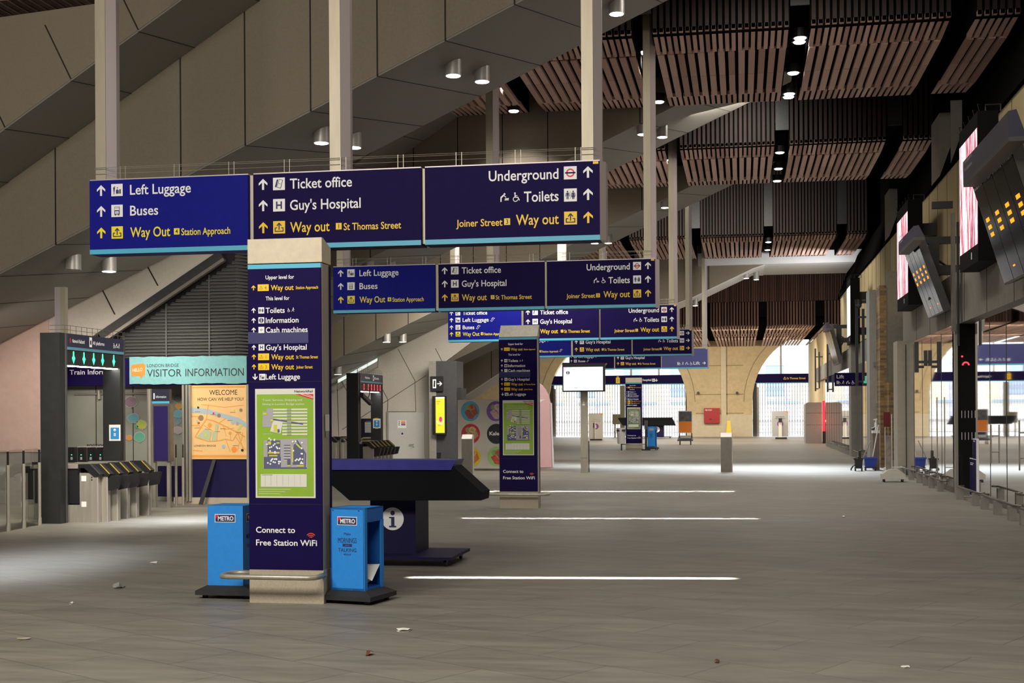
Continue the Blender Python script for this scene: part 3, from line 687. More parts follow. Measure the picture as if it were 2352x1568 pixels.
def shopfront(x, y0, y1, label, nm):
    t = thing('shop_front', (x, (y0 + y1) / 2, 0), label, 'shop front')
    n = max(1, round((y1 - y0) / 1.6)); wd = (y1 - y0) / n
    for k in range(n):
        mb = MB(); mb.poly([(x, y0 + wd * k + .01, .12), (x, y0 + wd * (k + 1) - .01, .12), (x, y0 + wd * (k + 1) - .01, zt), (x, y0 + wd * k + .01, zt)], GLS); mb.build('glass_pane', t)
    mb = MB(); mb.box(x + .005, x + .06, y0, y1, 0, .12, STEELD); mb.box(x + .005, x + .06, y0, y1, zt - .08, zt, STEEL); mb.build('frame', t)
    for k in range(1, n):
        mb = MB(); yy = y0 + wd * k; mb.box(x - .005, x + .03, yy - .012, yy + .012, .12, zt - .08, BLK); mb.build('mullion', t)
    return t
t = shopfront(XG, 17.5, 26.6, 'frameless glass shop front nearest on the right, with long pull handles', 0)
for (px, py0, py1) in ((2276, 975, 1063), (2341, 965, 1080)):
    a = onX(px, py0, XG - .07); b = onX(px, py1, XG - .07)
    m = MB(); m.cyl((XG - .07, a.y, b.z), (XG - .07, a.y, a.z), .013, STEEL); 
    for z in (b.z + .2, a.z - .2): m.cyl((XG - .07, a.y, z), (XG, a.y, z), .012, STEEL)
    m.build('pull_handle', t)
t = shopfront(4.3, 28.2, 35.9, 'glass shop front beyond the dark return panel, before the brick pier', 1)
a = onX(2152, 912, 4.22); b = onX(2152, 1110, 4.22)
m = MB(); m.cyl((4.22, a.y, .3), (4.22, a.y, a.z), .013, STEEL); m.build('pull_handle', t)
# dark return with white dashes
t = thing('return_panel', (4.7, 27.7, 0), 'dark glass return panel with two rows of white dashes between the two near shop fronts', 'glass panel')
m = MB(); m.box(4.3, 5.3, 27.7, 27.75, .1, zt, mat('black glass panel', (.012, .012, .012), .12)); m.box(4.26, 4.32, 27.66, 27.78, 0, zt, STEEL); m.build('panel', t)
m = MB(); p = Pl(m, (4.36, 27.695, 0))
for zz in (1.18, 1.62):
    for k in range(8): p.rect(.03 + k * .065, zz - .07, .012, .15, WHITE)
p.ring(.12, 2.62, .045, .075, REDL, 1, 0, 180); p.disc(.05, 2.8, .02, REDL); m.build('dashes_and_red_glint', t)  # glowing red arc and dot stand in for a red reflection
# piers
m = MB(); m.box(4.08, 4.45, 36.0, 36.9, 0, zt + .1, mat('pale stone pier', (.36, .32, .26), .7, var=.06)); m.box(4.29, 4.31, 35.995, 36.0, 0, zt, JOINT); struct(m, 'pillar')
BRK = brick_mat()
m = MB(); m.box(4.286, 4.8, 40.0, 40.6, 0.25, 2.55, BRK); m.box(4.27, 4.8, 39.98, 40.6, 0, .25, GREYC); m.box(4.097, 4.8, 40.6, 41.6, 0, 5.48, BRK); m.box(4.29, 4.8, 40.2, 40.6, 2.55, 5.85, STEELD); struct(m, 'pillar')
m = MB(); m.box(xat(1998, 41.7), xat(2024, 41.7), 41.7, 42.7, 0, 5.45, GREYC); m.box(xat(1955, 51), xat(1976, 51), 51, 52, 0, 4.6, GREYC); struct(m, 'pillar')
shopfront(4.3, 42.8, 50.6, 'distant glass shop front on the right between the two grey concrete columns', 2)
shopfront(4.3, 52.2, 70, 'farthest glass shop front on the right, beyond both grey concrete columns', 3)
m = MB(); m.box(xat(1904, 70), 5.2, 70.2, 91, 0, 6.2, STOCK); m.box(xat(1889, 76), xat(1889, 76) + .7, 76, 76.6, 0, 6.2, STOCK); struct(m, 'wall_right')

# low bumper rails before the shop fronts
RAILS = [(18.0, 20.6, 'nearest, at the frame edge'), (21.0, 23.8, 'under the long pull handles'), (24.2, 26.4, 'beside the navy notice board'), (28.4, 30.2, 'beyond the dark return panel'), (30.6, 32.2, 'beside the white trolley base'), (33.2, 35.6, 'leading to the pale stone pier'),
         (43.0, 46.0, 'beyond the mop buckets'), (46.6, 50.5, 'before the second grey concrete column'), (52.5, 58, 'past the second grey concrete column'), (59, 66, 'farthest, near the red light strip')]
for y0, y1, wh in RAILS:
    x = 4.1
    t = thing('bumper_rail', (x, (y0 + y1) / 2, 0), 'low steel bumper rail on stone feet, ' + wh, 'rail', 'bumper rails along the shop fronts')
    m = MB(); m.tube([(x + .13, y0, .24), (x + .05, y0, .24), (x, y0 + .08, .24), (x, y1 - .08, .24), (x + .05, y1, .24), (x + .13, y1, .24)], .02, STEELD); m.build('rail', t, True)
    n = max(2, int((y1 - y0) / .9)); 
    for k in range(n):
        yy = y0 + .25 + (y1 - y0 - .5) * k / (n - 1); m = MB(); m.box(x - .05, x + .07, yy - .07, yy + .07, 0, .22, GREYC); m.build('foot', t)

# ================================================================== HANGING SIGNS
def hang_sign(Y, label, v, dx=0.0, posts=(-8.13, -5.01, -1.87), ptop=12.0, plist=(0, 1, 2)):
    X0 = [-8.19 + dx, -5.99 + dx, -3.79 + dx]; Wd = [2.13, 2.15, 2.14]; B = 3.76; Hh = .94
    root = thing('hanging_sign', (-4.9 + dx, Y, B), label, 'sign', 'hanging direction signs')
    cols = [BLUE, NAVY, NAVY]
    if v == 5: cols = [NAVY, NAVY, mat('sign mid blue', (.04, .045, .22), .4)]
    for i in plist:
        m = MB(); x0 = X0[i]; x1 = x0 + Wd[i]
        m.box(x0, x1, Y, Y + .3, B, B + Hh, cols[i])
        Pl(m, (x0, Y, B)).rect(0, 0, Wd[i], .06, CYAN, 1)
        m.box(x0, x1, Y + .01, Y + .29, B + Hh, B + Hh + .015, PINKST)
        pan = m.build('sign_panel', root)
        m = MB(); p = Pl(m, (x0, Y - .001, B), step=.002)
        Z = [.81, .545, .27]
        def row(z, ic, txt, w, ax, tx, tt, c=WHITE, cb=NAVYI, d='u', h=.13, ts=.155):
            p.new('arrow'); arrow(p, ax, z, .135 * h / .13, c, d); p.new('pictogram'); icon(p, ic, tx, z - ts / 2, ts, NAVYI, c); p.new('lettering').text(txt, tt, z - h / 2, h, c, w)
        def num(x, z, n, c): p.new('exit_number'); p.rect(x, z - .04, .075, .08, c); p.text(n, x + .0375, z - .025, .055, NAVYI, al='c', l=2)
        Y1 = YEL2 if i == 0 else YEL
        if i == 0 and v in (1, 2):
            row(Z[0], 'luggage', 'Left Luggage', .82, .16, .30, .555); row(Z[1], 'bus', 'Buses', .38, .16, .30, .555); row(Z[2], 'wayout', 'Way Out', .54, .16, .30, .555, Y1)
            num(1.145, Z[2] - .01, '4', Y1); p.new('lettering').text('Station Approach', 1.245, Z[2] - .06, .09, Y1, .65)
        elif i == 0 and v in (3, 4, 5):
            zz = [.83, .63, .42, .225]
            for z, ic, tx, wd, c in zip(zz, ('ticket', 'luggage', 'bus', 'wayout'), ('Ticket office', 'Left Luggage', 'Buses', 'Way Out'), (.72, .76, .34, .49), (WHITE, WHITE, WHITE, Y1)):
                row(z, ic, tx, wd, .1, .22, .43, c, h=.115, ts=.14)
                if ic in ('luggage', 'bus'): p.new('pictogram'); icon(p, 'escalator', .43 + wd + .05, z - .07, .13, c, None)
            num(.96, zz[3], '4', Y1); p.new('lettering').text('Station Approach', 1.06, zz[3] - .045, .075, Y1, .6); p.new('pictogram'); icon(p, 'escalator', 1.7, zz[3] - .04, .12, Y1, None)
        elif i == 1:
            if v != 5: row(Z[0], 'ticket', 'Ticket office', .80, .13, .26, .48)
            row(Z[1], 'H', "Guy's Hospital", .91, .13, .26, .48); row(Z[2], 'wayout', 'Way out', .51, .13, .26, .48, YEL)
            num(1.07, Z[2] - .01, '1', YEL); p.new('lettering').text('St Thomas Street', 1.17, Z[2] - .06, .09, YEL, .73)
        elif i == 2 and v != 5:
            d = 'r' if v == 4 else 'u'
            for z, ic, tx, wd, c in ((Z[0], 'roundel', 'Underground', .85, WHITE), (Z[1], 'toilets', 'Toilets', .42, WHITE), (Z[2], 'wayout_r' if v == 4 else 'wayout', 'Way out', .52, YEL)):
                p.new('arrow'); arrow(p, 2.0, z, .135, c, d); p.new('pictogram'); icon(p, ic, 1.71, z - .078, .155, NAVYI, c); p.new('lettering').text(tx, 1.645, z - .065, .13, c, wd, 'r')
            p.new('pictogram'); icon(p, 'baby', .93, Z[1] - .06, .115, WHITE, None); p.new('pictogram'); icon(p, 'wheelchair', 1.07, Z[1] - .06, .115, WHITE, None)
            num(.98, Z[2] - .02, '3', YEL); p.new('lettering').text('Joiner Street', .96, Z[2] - .065, .09, YEL, .57, 'r')
        else:
            z = .25
            p.new('lettering').text('Lift', 1.78, z - .07, .15, WHITE, .3, 'r'); p.new('arrow'); arrow(p, 1.98, z, .15, WHITE, 'r')
            for k, ic in enumerate(('people', 'walk', 'baby', 'wheelchair')): p.new('pictogram'); icon(p, ic, .72 + k * .19, z - .09, .16, WHITE, None)
        p.build_all(pan)
    for a in (0, 1):
        if a in plist and a + 1 in plist:
            m = MB(); m.box(X0[a] + Wd[a] + .004, X0[a + 1] - .004, Y + .06, Y + .24, B + .02, B + Hh, GOLD); m.build('divider', root)
    m = MB(); xe = X0[2] + Wd[2]; m.prism([(xe, Y, B), (xe + .065, Y + .09, B), (xe + .065, Y + .3, B), (xe, Y + .3, B)], (0, 0, Hh), PINKST); m.build('end_cap', root)
    for px in posts:
        m = MB(); px += dx; z0 = B + Hh + .015
        m.prism([(px, Y + .05, z0), (px + .14, Y + .05, z0), (px + .14, Y + .25, z0), (px, Y + .25, z0)], (0, 0, ptop - z0), GOLD)
        m.prism([(px + .142, Y + .055, z0), (px + .235, Y + .16, z0), (px + .235, Y + .25, z0), (px + .142, Y + .25, z0)], (0, 0, ptop - z0), PINKST)
        m.build('post', root)
    m = MB()
    for z in (.09, .15, .17): m.tube([(X0[0] + .05, Y + .04, B + Hh + z), (X0[2] + Wd[2] - .05, Y + .04, B + Hh + z)], .003, STEEL, 5)
    for k in range(9):
        x = X0[0] + .4 + k * .73; m.box(x, x + .006, Y + .037, Y + .043, B + Hh, B + Hh + .18, STEEL); m.box(x + .07, x + .076, Y + .037, Y + .043, B + Hh, B + Hh + .18, STEEL)
    m.build('bird_wire', root)
    m = MB(); Pl(m, (X0[2] + Wd[2] - .08, Y, B + Hh - .035)).rect(0, 0, .065, .03, YEL, 2); m.build('yellow_sticker', root)
    return root
hang_sign(15.5, 'nearest and largest hanging sign, royal blue and navy panels on three posts', 1)
hang_sign(25.6, 'second hanging sign back, partly framed between the two navy totems', 2)
hang_sign(36.7, 'third hanging sign back, four lines on its blue left panel, behind the second totem', 3, dx=-.12)
hang_sign(47.7, 'fourth hanging sign back, its right panel arrows pointing right', 4, dx=-.12)
hang_sign(62.0, 'farthest hanging sign, its mid blue right panel reading Lift', 5, dx=.08, posts=(-1.9,))

# ================================================================== TOTEMS
def totem(x0, Y, wdt, label, slant, rring=True, dark=False):
    D = .26; root = thing('wayfinding_totem', (x0 + wdt / 2, Y + D / 2, 0), label, 'totem', 'navy wayfinding totems')
    m = MB(); m.box(x0 + .005, x0 + wdt - .005, Y + .02, Y + D - .05, .3, 3.06, STEEL); m.box(x0 + .0, x0 + wdt + .0, Y + D - .05, Y + D, .02, 3.05, NAVY); m.build('body', root)
    m = MB(); m.box(x0, x0 + wdt, Y, Y + D, 0, .3, STONE); m.build('plinth', root)
    m = MB()
    if slant: m.prism([(x0, Y, 3.07), (x0, Y + D, 3.07), (x0, Y + D, 3.29), (x0, Y + D - .05, 3.29)], (wdt, 0, 0), STEEL)
    else: m.prism([(x0, Y, 3.07), (x0, Y + D, 3.07), (x0, Y + D, 3.22), (x0, Y + .04, 3.29), (x0, Y, 3.29)], (wdt, 0, 0), CAPST)
    m.build('cap', root)
    m = MB(); m.box(x0, x0 + wdt - .01, Y, Y + .02, .3, 3.02, NAVY); m.box(x0, x0 + wdt - .01, Y - .001, Y + .02, 3.02, 3.06, CYAN)
    Pl(m, (x0, Y, 0)).rect(0, 2.345, .57, .105, mat('faded blue patch', (.035, .035, .14), .4), 1)
    Pl(m, (x0, Y, 0)).rect(0, 2.0 - .004, wdt - .01, .004, JOINT, 1); Pl(m, (x0, Y, 0)).rect(0, .89, wdt - .01, .004, JOINT, 1)
    pan = m.build('front_panel', root)
    m = MB(); p = Pl(m, (x0, Y - .001, 0), step=.0012); s = wdt / .70
    def T(t, x, z, h, c, w): p.new('lettering').text(t, x * s, z, h, c, w * s, bold=.014)
    T('Upper level for', .17, 2.925, .036, WHITE, .27); T('This level for', .17, 2.735, .036, WHITE, .225)
    def tile(z, n):
        p.new('exit_tile')
        p.rect(.095 * s, z - .03, .105 * s, .06, YEL); icon(p, 'wayout', .105 * s, z - .022, .044, mat('olive print', (.45, .27, .01), .5), None); p.text(n, .17 * s, z - .017, .034, mat('olive print', (.45, .27, .01), .5), al='c', l=2)
    for z, n, st, w in ((2.85, '4', 'Station Approach', .21), (2.225, '1', 'St Thomas Street', .205), (2.135, '3', 'Joiner Street', .155)):
        p.new('arrow'); arrow(p, .055 * s, z, .045, YEL); tile(z, n); T('Way out', .22, z - .026, .05, YEL, .215); T(st, .455, z - .02, .028, YEL, w)
    for z, ic, tx, w in ((2.645, 'toilets', 'Toilets', .18), (2.555, 'info', 'Information', .31), (2.468, 'cash', 'Cash machines', .395), (2.31, 'H', "Guy's Hospital", .385)):
        p.new('arrow'); arrow(p, .055 * s, z, .045, WHITE); p.new('pictogram'); icon(p, ic, .1 * s, z - .028, .056, NAVYI, WHITE); T(tx, .17, z - .025, .05, WHITE, w)
    p.new('pictogram'); icon(p, 'wheelchair', .37 * s, 2.625, .035, WHITE, None); p.new('pictogram'); icon(p, 'walk', .41 * s, 2.625, .04, WHITE, None)
    z = 2.045; p.new('arrow'); arrow(p, .065 * s, z, .055, WHITE, 'd'); p.new('pictogram'); icon(p, 'luggage', .105 * s, z - .03, .056, NAVYI, WHITE); T('Left Luggage', .165, z - .025, .05, WHITE, .325)
    T('Connect to', .065, .635, .055, WHITE, .37); T('Free Station WiFi', .065, .52, .055, WHITE, .575)
    p.new('wifi_symbol')
    for k in range(3): p.ring(.585 * s, .585, .012 + k * .016, .02 + k * .016, mat('wifi red', (.7, .07, .04), .5), 2, 40, 140, 8)
    p.build_all(pan)
    # framed station plan
    m = MB(); GR = mat('plan green', (.26, .45, .03), .5, var=.06, scale=4) if not dark else mat('plan dark green', (.16, .24, .08), .5, var=.3, scale=4)
    CR = mat('plan cream', (.72, .7, .62), .6); GY = mat('plan grey', (.4, .38, .4), .6); NV = mat('plan slate', (.1, .11, .2), .6); LM_ = mat('plan lime', (.62, .6, .05), .6)
    px0 = .065 * s; pw = .565 * s; p = Pl(m, (x0 + px0, Y - .004, .95), step=.0012); ph = .985
    m.box(x0 + px0, x0 + px0 + pw, Y - .004, Y, .95, .95 + ph, CR)
    k = pw / .56; R = lambda a, b, c, d, mt, l=2: p.rect(a * k, b, c * k, d, mt, l)
    R(.015, .015, .53, .92, GR, 1)
    p.text('NetworkRail', .54 * k, .95, .022, NAVYI, .17 * k, 'r', l=2)
    p.poly([(.38 * k, .935), (.545 * k, .935), (.545 * k, .885)], RED2, 3); p.line(.43 * k, .935, .545 * k, .9, .006, CR, 4); p.line(.48 * k, .935, .545 * k, .91, .004, CR, 4)
    p.text('Travel, Services, Shopping and', .07 * k, .875, .018, CR, .37 * k, l=2); p.text('Dining in London Bridge station', .07 * k, .838, .018, CR, .39 * k, l=2)
    for j in range(9): R(.17 if j < 5 else .255, .79 - j * .028, .32 if j < 5 else .235, .015, CR, 3); R(.3, .79 - j * .028, .04, .015, GY, 4)
    R(.07, .64, .09, .14, GY); R(.11, .7, .06, .11, GY); p.poly([(.14 * k, .6), (.24 * k, .58), (.26 * k, .69), (.17 * k, .7)], CR, 3); R(.175, .6, .03, .06, LM_, 4); R(.075, .75, .035, .018, LM_, 4); R(.145, .69, .03, .018, LM_, 4); p.line(.17 * k, .71, .45 * k, .665, .014, NV, 4); R(.21, .59, .02, .03, NV, 4)
    p.text('Upper concourse', .075 * k, .575, .008, CR, .085 * k, l=2)
    p.poly([(.075 * k, .27), (.49 * k, .27), (.49 * k, .54), (.08 * k, .52)], GY, 2); R(.115, .3, .12, .22, NV, 3); R(.08, .27, .16, .1, NV, 3); p.poly([(.35 * k, .3), (.45 * k, .3), (.46 * k, .42), (.4 * k, .5), (.36 * k, .48)], NV, 3); R(.08, .265, .4, .012, NV, 3); p.line(.39 * k, .52, .47 * k, .4, .012, NV, 4); p.line(.47 * k, .4, .465 * k, .28, .012, NV, 4)
    for j in range(6): R(.27, .47 - j * .025, .06, .008, NV, 4); R(.27, .462 - j * .025, .06, .006, CR, 4)
    for a, b, c, d in ((.12, .4, .11, .016), (.13, .375, .08, .012), (.12, .48, .03, .03), (.345, .32, .012, .14), (.39, .283, .06, .014), (.3, .285, .03, .012), (.2, .49, .03, .012)): R(a, b, c, d, LM_, 5)
    p.line(.385 * k, .49, .425 * k, .45, .014, LM_, 5); R(.3, .3, .03, .05, NV, 5)
    rr = random.Random(3)
    for cx_, cy_, n, ax, ay in ((.17, .45, 12, .06, .05), (.17, .33, 14, .07, .025), (.4, .39, 10, .05, .06), (.42, .33, 6, .03, .02), (.17, .54, 4, .06, .02), (.4, .5, 3, .05, .01)):
        for j in range(n): p.disc((cx_ + rr.uniform(-ax, ax)) * k, cy_ + rr.uniform(-ay, ay), .0085, WHITE, 6, 8)
    R(.05, .1, .43, .115, CR, 2); 
    for j in range(7): R(.09 + j * .055, .11, .002, .095, GY, 3)
    R(.06, .205, .1, .003, INK, 3)
    for j in range(3): R(.03, .075 - j * .02, .3 - .05 * j, .004, CR, 2)
    m.build('station_plan', root)
    # bumper bar in front, returning to the sides
    m = MB(); ry = Y - .22; rx0 = x0 - .2; rx1 = x0 + wdt + (.2 if rring else .0); c = .08
    pts = [(x0, Y + .08, .26), (rx0 + c, Y + .08, .26), (rx0 + .02, Y + .05, .26), (rx0, Y, .26), (rx0, ry + c, .26), (rx0 + .02, ry + .02, .26), (rx0 + c, ry, .26)]
    if rring: pts += [(rx1 - c, ry, .26), (rx1 - .02, ry + .02, .26), (rx1, ry + c, .26), (rx1, Y, .26), (rx1 - .02, Y + .05, .26), (rx1 - c, Y + .08, .26), (x0 + wdt, Y + .08, .26)]
    else: pts += [(rx1 - c, ry, .26), (rx1 - .02, ry + .02, .26), (rx1, ry + c, .26), (rx1, Y + .02, .26)]
    m.tube(pts, .024, STEEL, 8)
    m.build('bumper_ring', root, True)
    return root
tt = totem(-4.405, 11.25, .70, 'nearest navy totem, pale cap, between the blue newspaper bins', False, False)
m = MB(); p = Pl(m, (-3.7055, 11.3, 1.55), (0, 1, 0)); p.rect(.02, 0, .12, .15, PAPER, 1); p.rect(.03, -.06, .09, .06, GREYI, 1); m.build('torn_sticker', tt)
totem(-4.29, 23.05, .70, 'second navy totem with slanted steel cap, behind the info desk', True)
totem(-5.22, 59.6, .74, 'farthest navy totem, with glare on its dark green plan, before the left arch', False, dark=True)

# ================================================================== NEWSPAPER BINS
def metro(pl, w):
    h = w * .34
    pl.rect(-w / 2 - .006, -.006, w + .012, h + .012, WHITE, 1); pl.rect(-w / 2, 0, w, h, NAVYI, 2); pl.poly([(-w / 2, h), (-w / 2, h * .35), (-w / 2 + w * .2, h)], RED2, 3)
    pl.text('METRO', w * .04, h * .2, h * .62, WHITE, w * .8, 'c', bold=.025, l=4)
def paper_bin(loc, rz, label, open_right=True, simple=False):
    t = thing('newspaper_bin', loc, label, 'bin', 'blue newspaper bins', rz)
    OFF[t.name] = Vector((0, 0, 0))
    W, Dp, z0, z1 = .345, .36, .118, .858
    m = MB(); m.prism([(-.27, -.25, .035), (.27, -.25, .035), (.27, .25, .035), (-.27, .25, .035)], (0, 0, .04), BLKR)
    q0 = [(-.27, -.25, .075), (.27, -.25, .075), (.27, .25, .075), (-.27, .25, .075)]; q1 = [(-.185, -.175, z0), (.185, -.175, z0), (.185, .175, z0), (-.185, .175, z0)]
    m.add(q0 + q1, [(0, 1, 5, 4), (1, 2, 6, 5), (2, 3, 7, 6), (3, 0, 4, 7), (4, 5, 6, 7)], BLKR); m.build('base', t)
    for sx in (-1, 1):
        for sy in (-1, 1):
            m = MB(); m.cyl((sx * .2 - .02, sy * .18, .02), (sx * .2 + .02, sy * .18, .02), .02, BLK, 10); m.build('caster', t)
    m = MB(); w2 = W / 2; d2 = Dp / 2
    if open_right:
        m.box(-w2, w2, -d2, -d2 + .015, z0, z1, METB); m.box(-w2, w2 - .012, d2 - .015, d2, z0, z1, METD); m.box(-w2, -w2 + .015, -d2, d2, z0, z1, METD); m.box(-w2, w2, -d2, d2, z1 - .015, z1, METB)
        m.box(w2 - .012, w2 + .004, -d2, -d2 + .05, z0, z1, METB); m.box(w2 - .012, w2 + .004, d2 - .05, d2, z0, z1 - .12, METB); m.box(w2 - .012, w2, -d2 + .05, d2, z1 - .13, z1, METD); m.box(-w2, w2, -d2, d2, z0, z0 + .02, METD)
    else:
        m.box(-w2, w2, -d2, d2, z0, z1, METB)
    body = m.build('body', t)
    m = MB(); p = Pl(m, (0, -d2 - .0005, 0)); q_ = Pl(m, (0, 0, 0)); p.o.z = .71; metro(p, .19); p.o.z = 0
    if open_right:
        for (tx, z, h, w, b) in (('Make', .615, .024, .07, 0), ('MORNINGS', .545, .048, .19, 0), ('TALKING', .465, .034, .185, 0), ('about', .435, .02, .075, 0)): p.text(tx, 0, z, h, NAVYI, w, 'c', bold=b)
        p.poly([(-.05, .512), (.05, .512), (.045, .524), (.05, .536), (-.05, .536), (-.045, .524)], NAVYI); p.text('worth', 0, .519, .012, METB, .045, 'c', l=2)
        for x in (-.145, .12): p.disc(x, .835, .006, NAVYI)
    else:
        r_ = Pl(m, (w2 + .0005, 0, .71), (0, 1, 0)); metro(r_, .19); r_.o.z = 0
        for (tx, z, h, w) in (('MORNINGS', .545, .048, .19), ('TALKING', .465, .034, .185)): r_.text(tx, 0, z, h, NAVYI, w, 'c', bold=.012)
    m.build('lettering', body)
    return t
paper_bin((-4.73, 11.66, 0), 0.0, 'blue newspaper bin standing left of the nearest totem', False)
b2 = paper_bin((-3.46, 11.48, 0), -.22, 'blue newspaper bin right of the nearest totem, open side with a paper inside')
m = MB(); m.add([(-3.54, 11.42, .30), (-3.29, 11.37, .20), (-3.27, 11.56, .33), (-3.52, 11.60, .32), (-3.42, 11.5, .18)], [(0, 1, 2, 3), (0, 4, 1), (1, 4, 2)], PAPER)
m.add([(-3.55, 11.38, .2), (-3.33, 11.36, .18), (-3.34, 11.57, .19), (-3.54, 11.59, .2)], [(0, 1, 2, 3)], PAPER); tag(m.build('newspaper'), 'crumpled white newspaper inside the open blue bin by the nearest totem', 'newspaper')
b3 = paper_bin((onZ(1498, 1033).x, onZ(1498, 1033).y, 0), -.15, 'small distant blue newspaper bin beside the farthest totem', True); b3.scale = (1.0, 1.0, 1.25)

# ================================================================== INFO DESKS
def info_desk(Yf, P, label, scale):
    """P: px outline of the desk top seen at plane Yf"""
    o = onY(*P['foot'], Yf + .3); root = thing('info_desk', (o.x, Yf + .5, 0), label, 'desk')
    pts = [onY(*a, Yf) for a in P['top']]
    m = MB(); m.prism(pts, (0, .45, 0), P['mat2']); m.build('counter_body', root)
    a, b = onY(*P['f0'], Yf), onY(*P['f1'], Yf)
    m = MB(); m.prism([(a.x, Yf - .02, b.z), (b.x - .05, Yf - .02, b.z), (b.x, Yf - .02, a.z), (a.x, Yf - .02, a.z)], (0, .47, 0), P['mat1']); m.build('counter_edge', root)
    a, b = onY(*P['p0'], Yf + .3), onY(*P['p1'], Yf + .3)
    m = MB(); m.box(a.x, b.x, Yf + .3, Yf + .3 + P['pd'], b.z, a.z, P['mat3']); ped = m.build('pedestal', root)
    m = MB(); c = onY(*P['i'], Yf + .299); r = P['r']; p = Pl(m, (c.x, Yf + .298, c.z)); p.disc(0, 0, r, WHITE, 1, 32); p.disc(0, r * .5, r * .2, NAVYI, 2)
    for q_ in ((-.14, -.68, .3, .85), (-.32, -.75, .64, .14), (-.32, .05, .3, .12)): p.rect(q_[0] * r, q_[1] * r, q_[2] * r, q_[3] * r, NAVYI, 2)
    m.build('info_symbol', ped)
    g0, g1 = P['plate']
    m = MB(); m.box(g0, g1, Yf - .02, Yf + 1.0, .08, .112, P['mat3']); m.build('base_plate', root)
    for x in (g0 + .12, g1 - .09):
        for y in (Yf + .1, Yf + .9):
            m = MB(); m.box(x - .025, x + .025, y - .02, y + .02, .06, .08, STEELD); m.cyl((x - .015, y, .04), (x + .015, y, .04), .04, BLK, 12); m.build('caster', root)
DKN = mat('desk navy', (.011, .008, .05), .5, var=.1, spec=.2); DKB = mat('desk edge blue', (.045, .045, .3), .35, var=.1); DKK = mat('desk black underside', (.006, .007, .009), .7, spec=.1)
info_desk(14.1, dict(top=[(700, 1075), (1040, 1070), (1107, 1130), (1105, 1149), (803, 1149), (766, 1117), (720, 1090)], f0=(700, 1056), f1=(1047, 1079), foot=(900, 1280), p0=(850, 1100), p1=(955, 1273), pd=.62, i=(902, 1191), r=.13, plate=(-4.6, -3.17), mat1=DKB, mat2=DKK, mat3=DKN),
          'navy info desk with white i symbol, right behind the nearest totem', 1)
fz = 86.5
info_desk(fz, dict(top=[(1420, 962), (1545, 962), (1552, 977), (1430, 977)], f0=(1420, 959), f1=(1545, 963), foot=(1510, 1006), p0=(1482, 965), p1=(1524, 1004), pd=.6, i=(1509, 986), r=.19, plate=(xat(1465, fz), xat(1541, fz)), mat1=DKK, mat2=DKK, mat3=DKN),
          'distant dark info desk with white i symbol in front of the left arch', 1)

# ================================================================== TICKET GATES, LEFT
XH = -10.6
def gate_header(pxl, pxr, pxfar0, pytop, label, lights, lm, z_t, text):
    y0 = onX(pxl[1], 900, XH).y; y1 = onX(pxr, 900, XH).y
    root = thing('gate_header', (XH - .2, (y0 + y1) / 2, 0), label, 'gate sign frame', 'charcoal frames over the ticket gates')
    xl = xat(pxl[0], y0); 
    m = MB(); m.box(xl, XH, y0 - .2, y0 - .02, 0, z_t, CHAR); m.box(XH - .02, XH + .015, y0 - .03, y0 + .01, 0, z_t, CHAR2); m.build('pillar', root)
    xf = xat(pxfar0, y1 - .0)
    m = MB(); m.box(xf, XH, y1 - .15, y1, 0, z_t, CHAR); m.box(XH - .02, XH + .015, y1 - .03, y1 + .01, 0, z_t, CHAR2); m.build('pillar', root)
    m = MB(); hb = z_t - .215
    m.box(XH - .3, XH, y0 - .02, y1 - .15, hb - .29, z_t, CHAR); m.box(XH, XH + .012, y0 + .02, y1, hb, z_t, SLATE); m.box(XH, XH + .014, y0 + .02, y1, hb - .045, hb, mat('dull cyan', (.1, .26, .34), .5)); hd = m.build('header_box', root)
    m = MB(); L = y1 - y0; p = Pl(m, (XH + .013, y0, hb), (0, 1, 0))
    for (f, kd) in text:
        if kd == 'lock': p.rect(L * f, .03, L * .045, .16, WHITE); p.rect(L * f + L * .012, .07, L * .022, .07, SLATE, 2)
        elif kd in ('wheelchair', 'baby', 'walk'): icon(p, kd, L * f, .05, .09, WHITE, None)
        else: p.text(kd, L * f, .075, .06, WHITE, L * .2)
    p.rect(L * .05, .07, L * .012, .07, RED2)
    m.build('lettering', hd)
    for f in lights:
        m = MB(); p = Pl(m, (XH + .001, y0 + L * f, hb - .165), (0, 1, 0)); w_ = L * .022
        if lm is GRN: p.poly([(-w_ * .4, .1), (w_ * .4, .1), (w_ * .5, .03), (w_ * 1.2, -.01), (0, -.1), (-w_ * 1.2, -.01), (-w_ * .5, .03)], lm)
        else: p.line(-w_ * .6, .085, w_ * .6, -.085, w_ * .7, lm); p.line(-w_ * .6, -.085, w_ * .6, .085, w_ * .7, lm)
        m.build('gate_light', root)
    m = MB()
    for k in range(4): yy = y0 + .2 + L * .8 * k / 3.5; m.box(XH - .16, XH - .04, yy, yy + L * .14, hb - .305, hb - .29, LAMP)
    m.build('under_light', root)
    m = MB(); 
    for z in (.06, .13): m.tube([(XH - .28, y0, z_t + z), (XH - .02, y0, z_t + z), (XH - .02, y1, z_t + z)], .004, STEELD, 5)
    for k in range(12): yy = y0 + L * k / 11; m.box(XH - .023, XH - .017, yy - .003, yy + .003, z_t, z_t + .13, STEELD)
    m.build('bird_wire', root)
    m = MB(); xx = xat(127, 20.6); m.box(xx, xx + .1, 20.6, 20.7, z_t - .3, 3.9, PINKST); m.box(xx + .1, xx + .19, 20.6, 20.7, z_t - .3, 3.9, GOLD)
    if lm is GRN: m.build('post', root)
    return root, y0, y1, xf
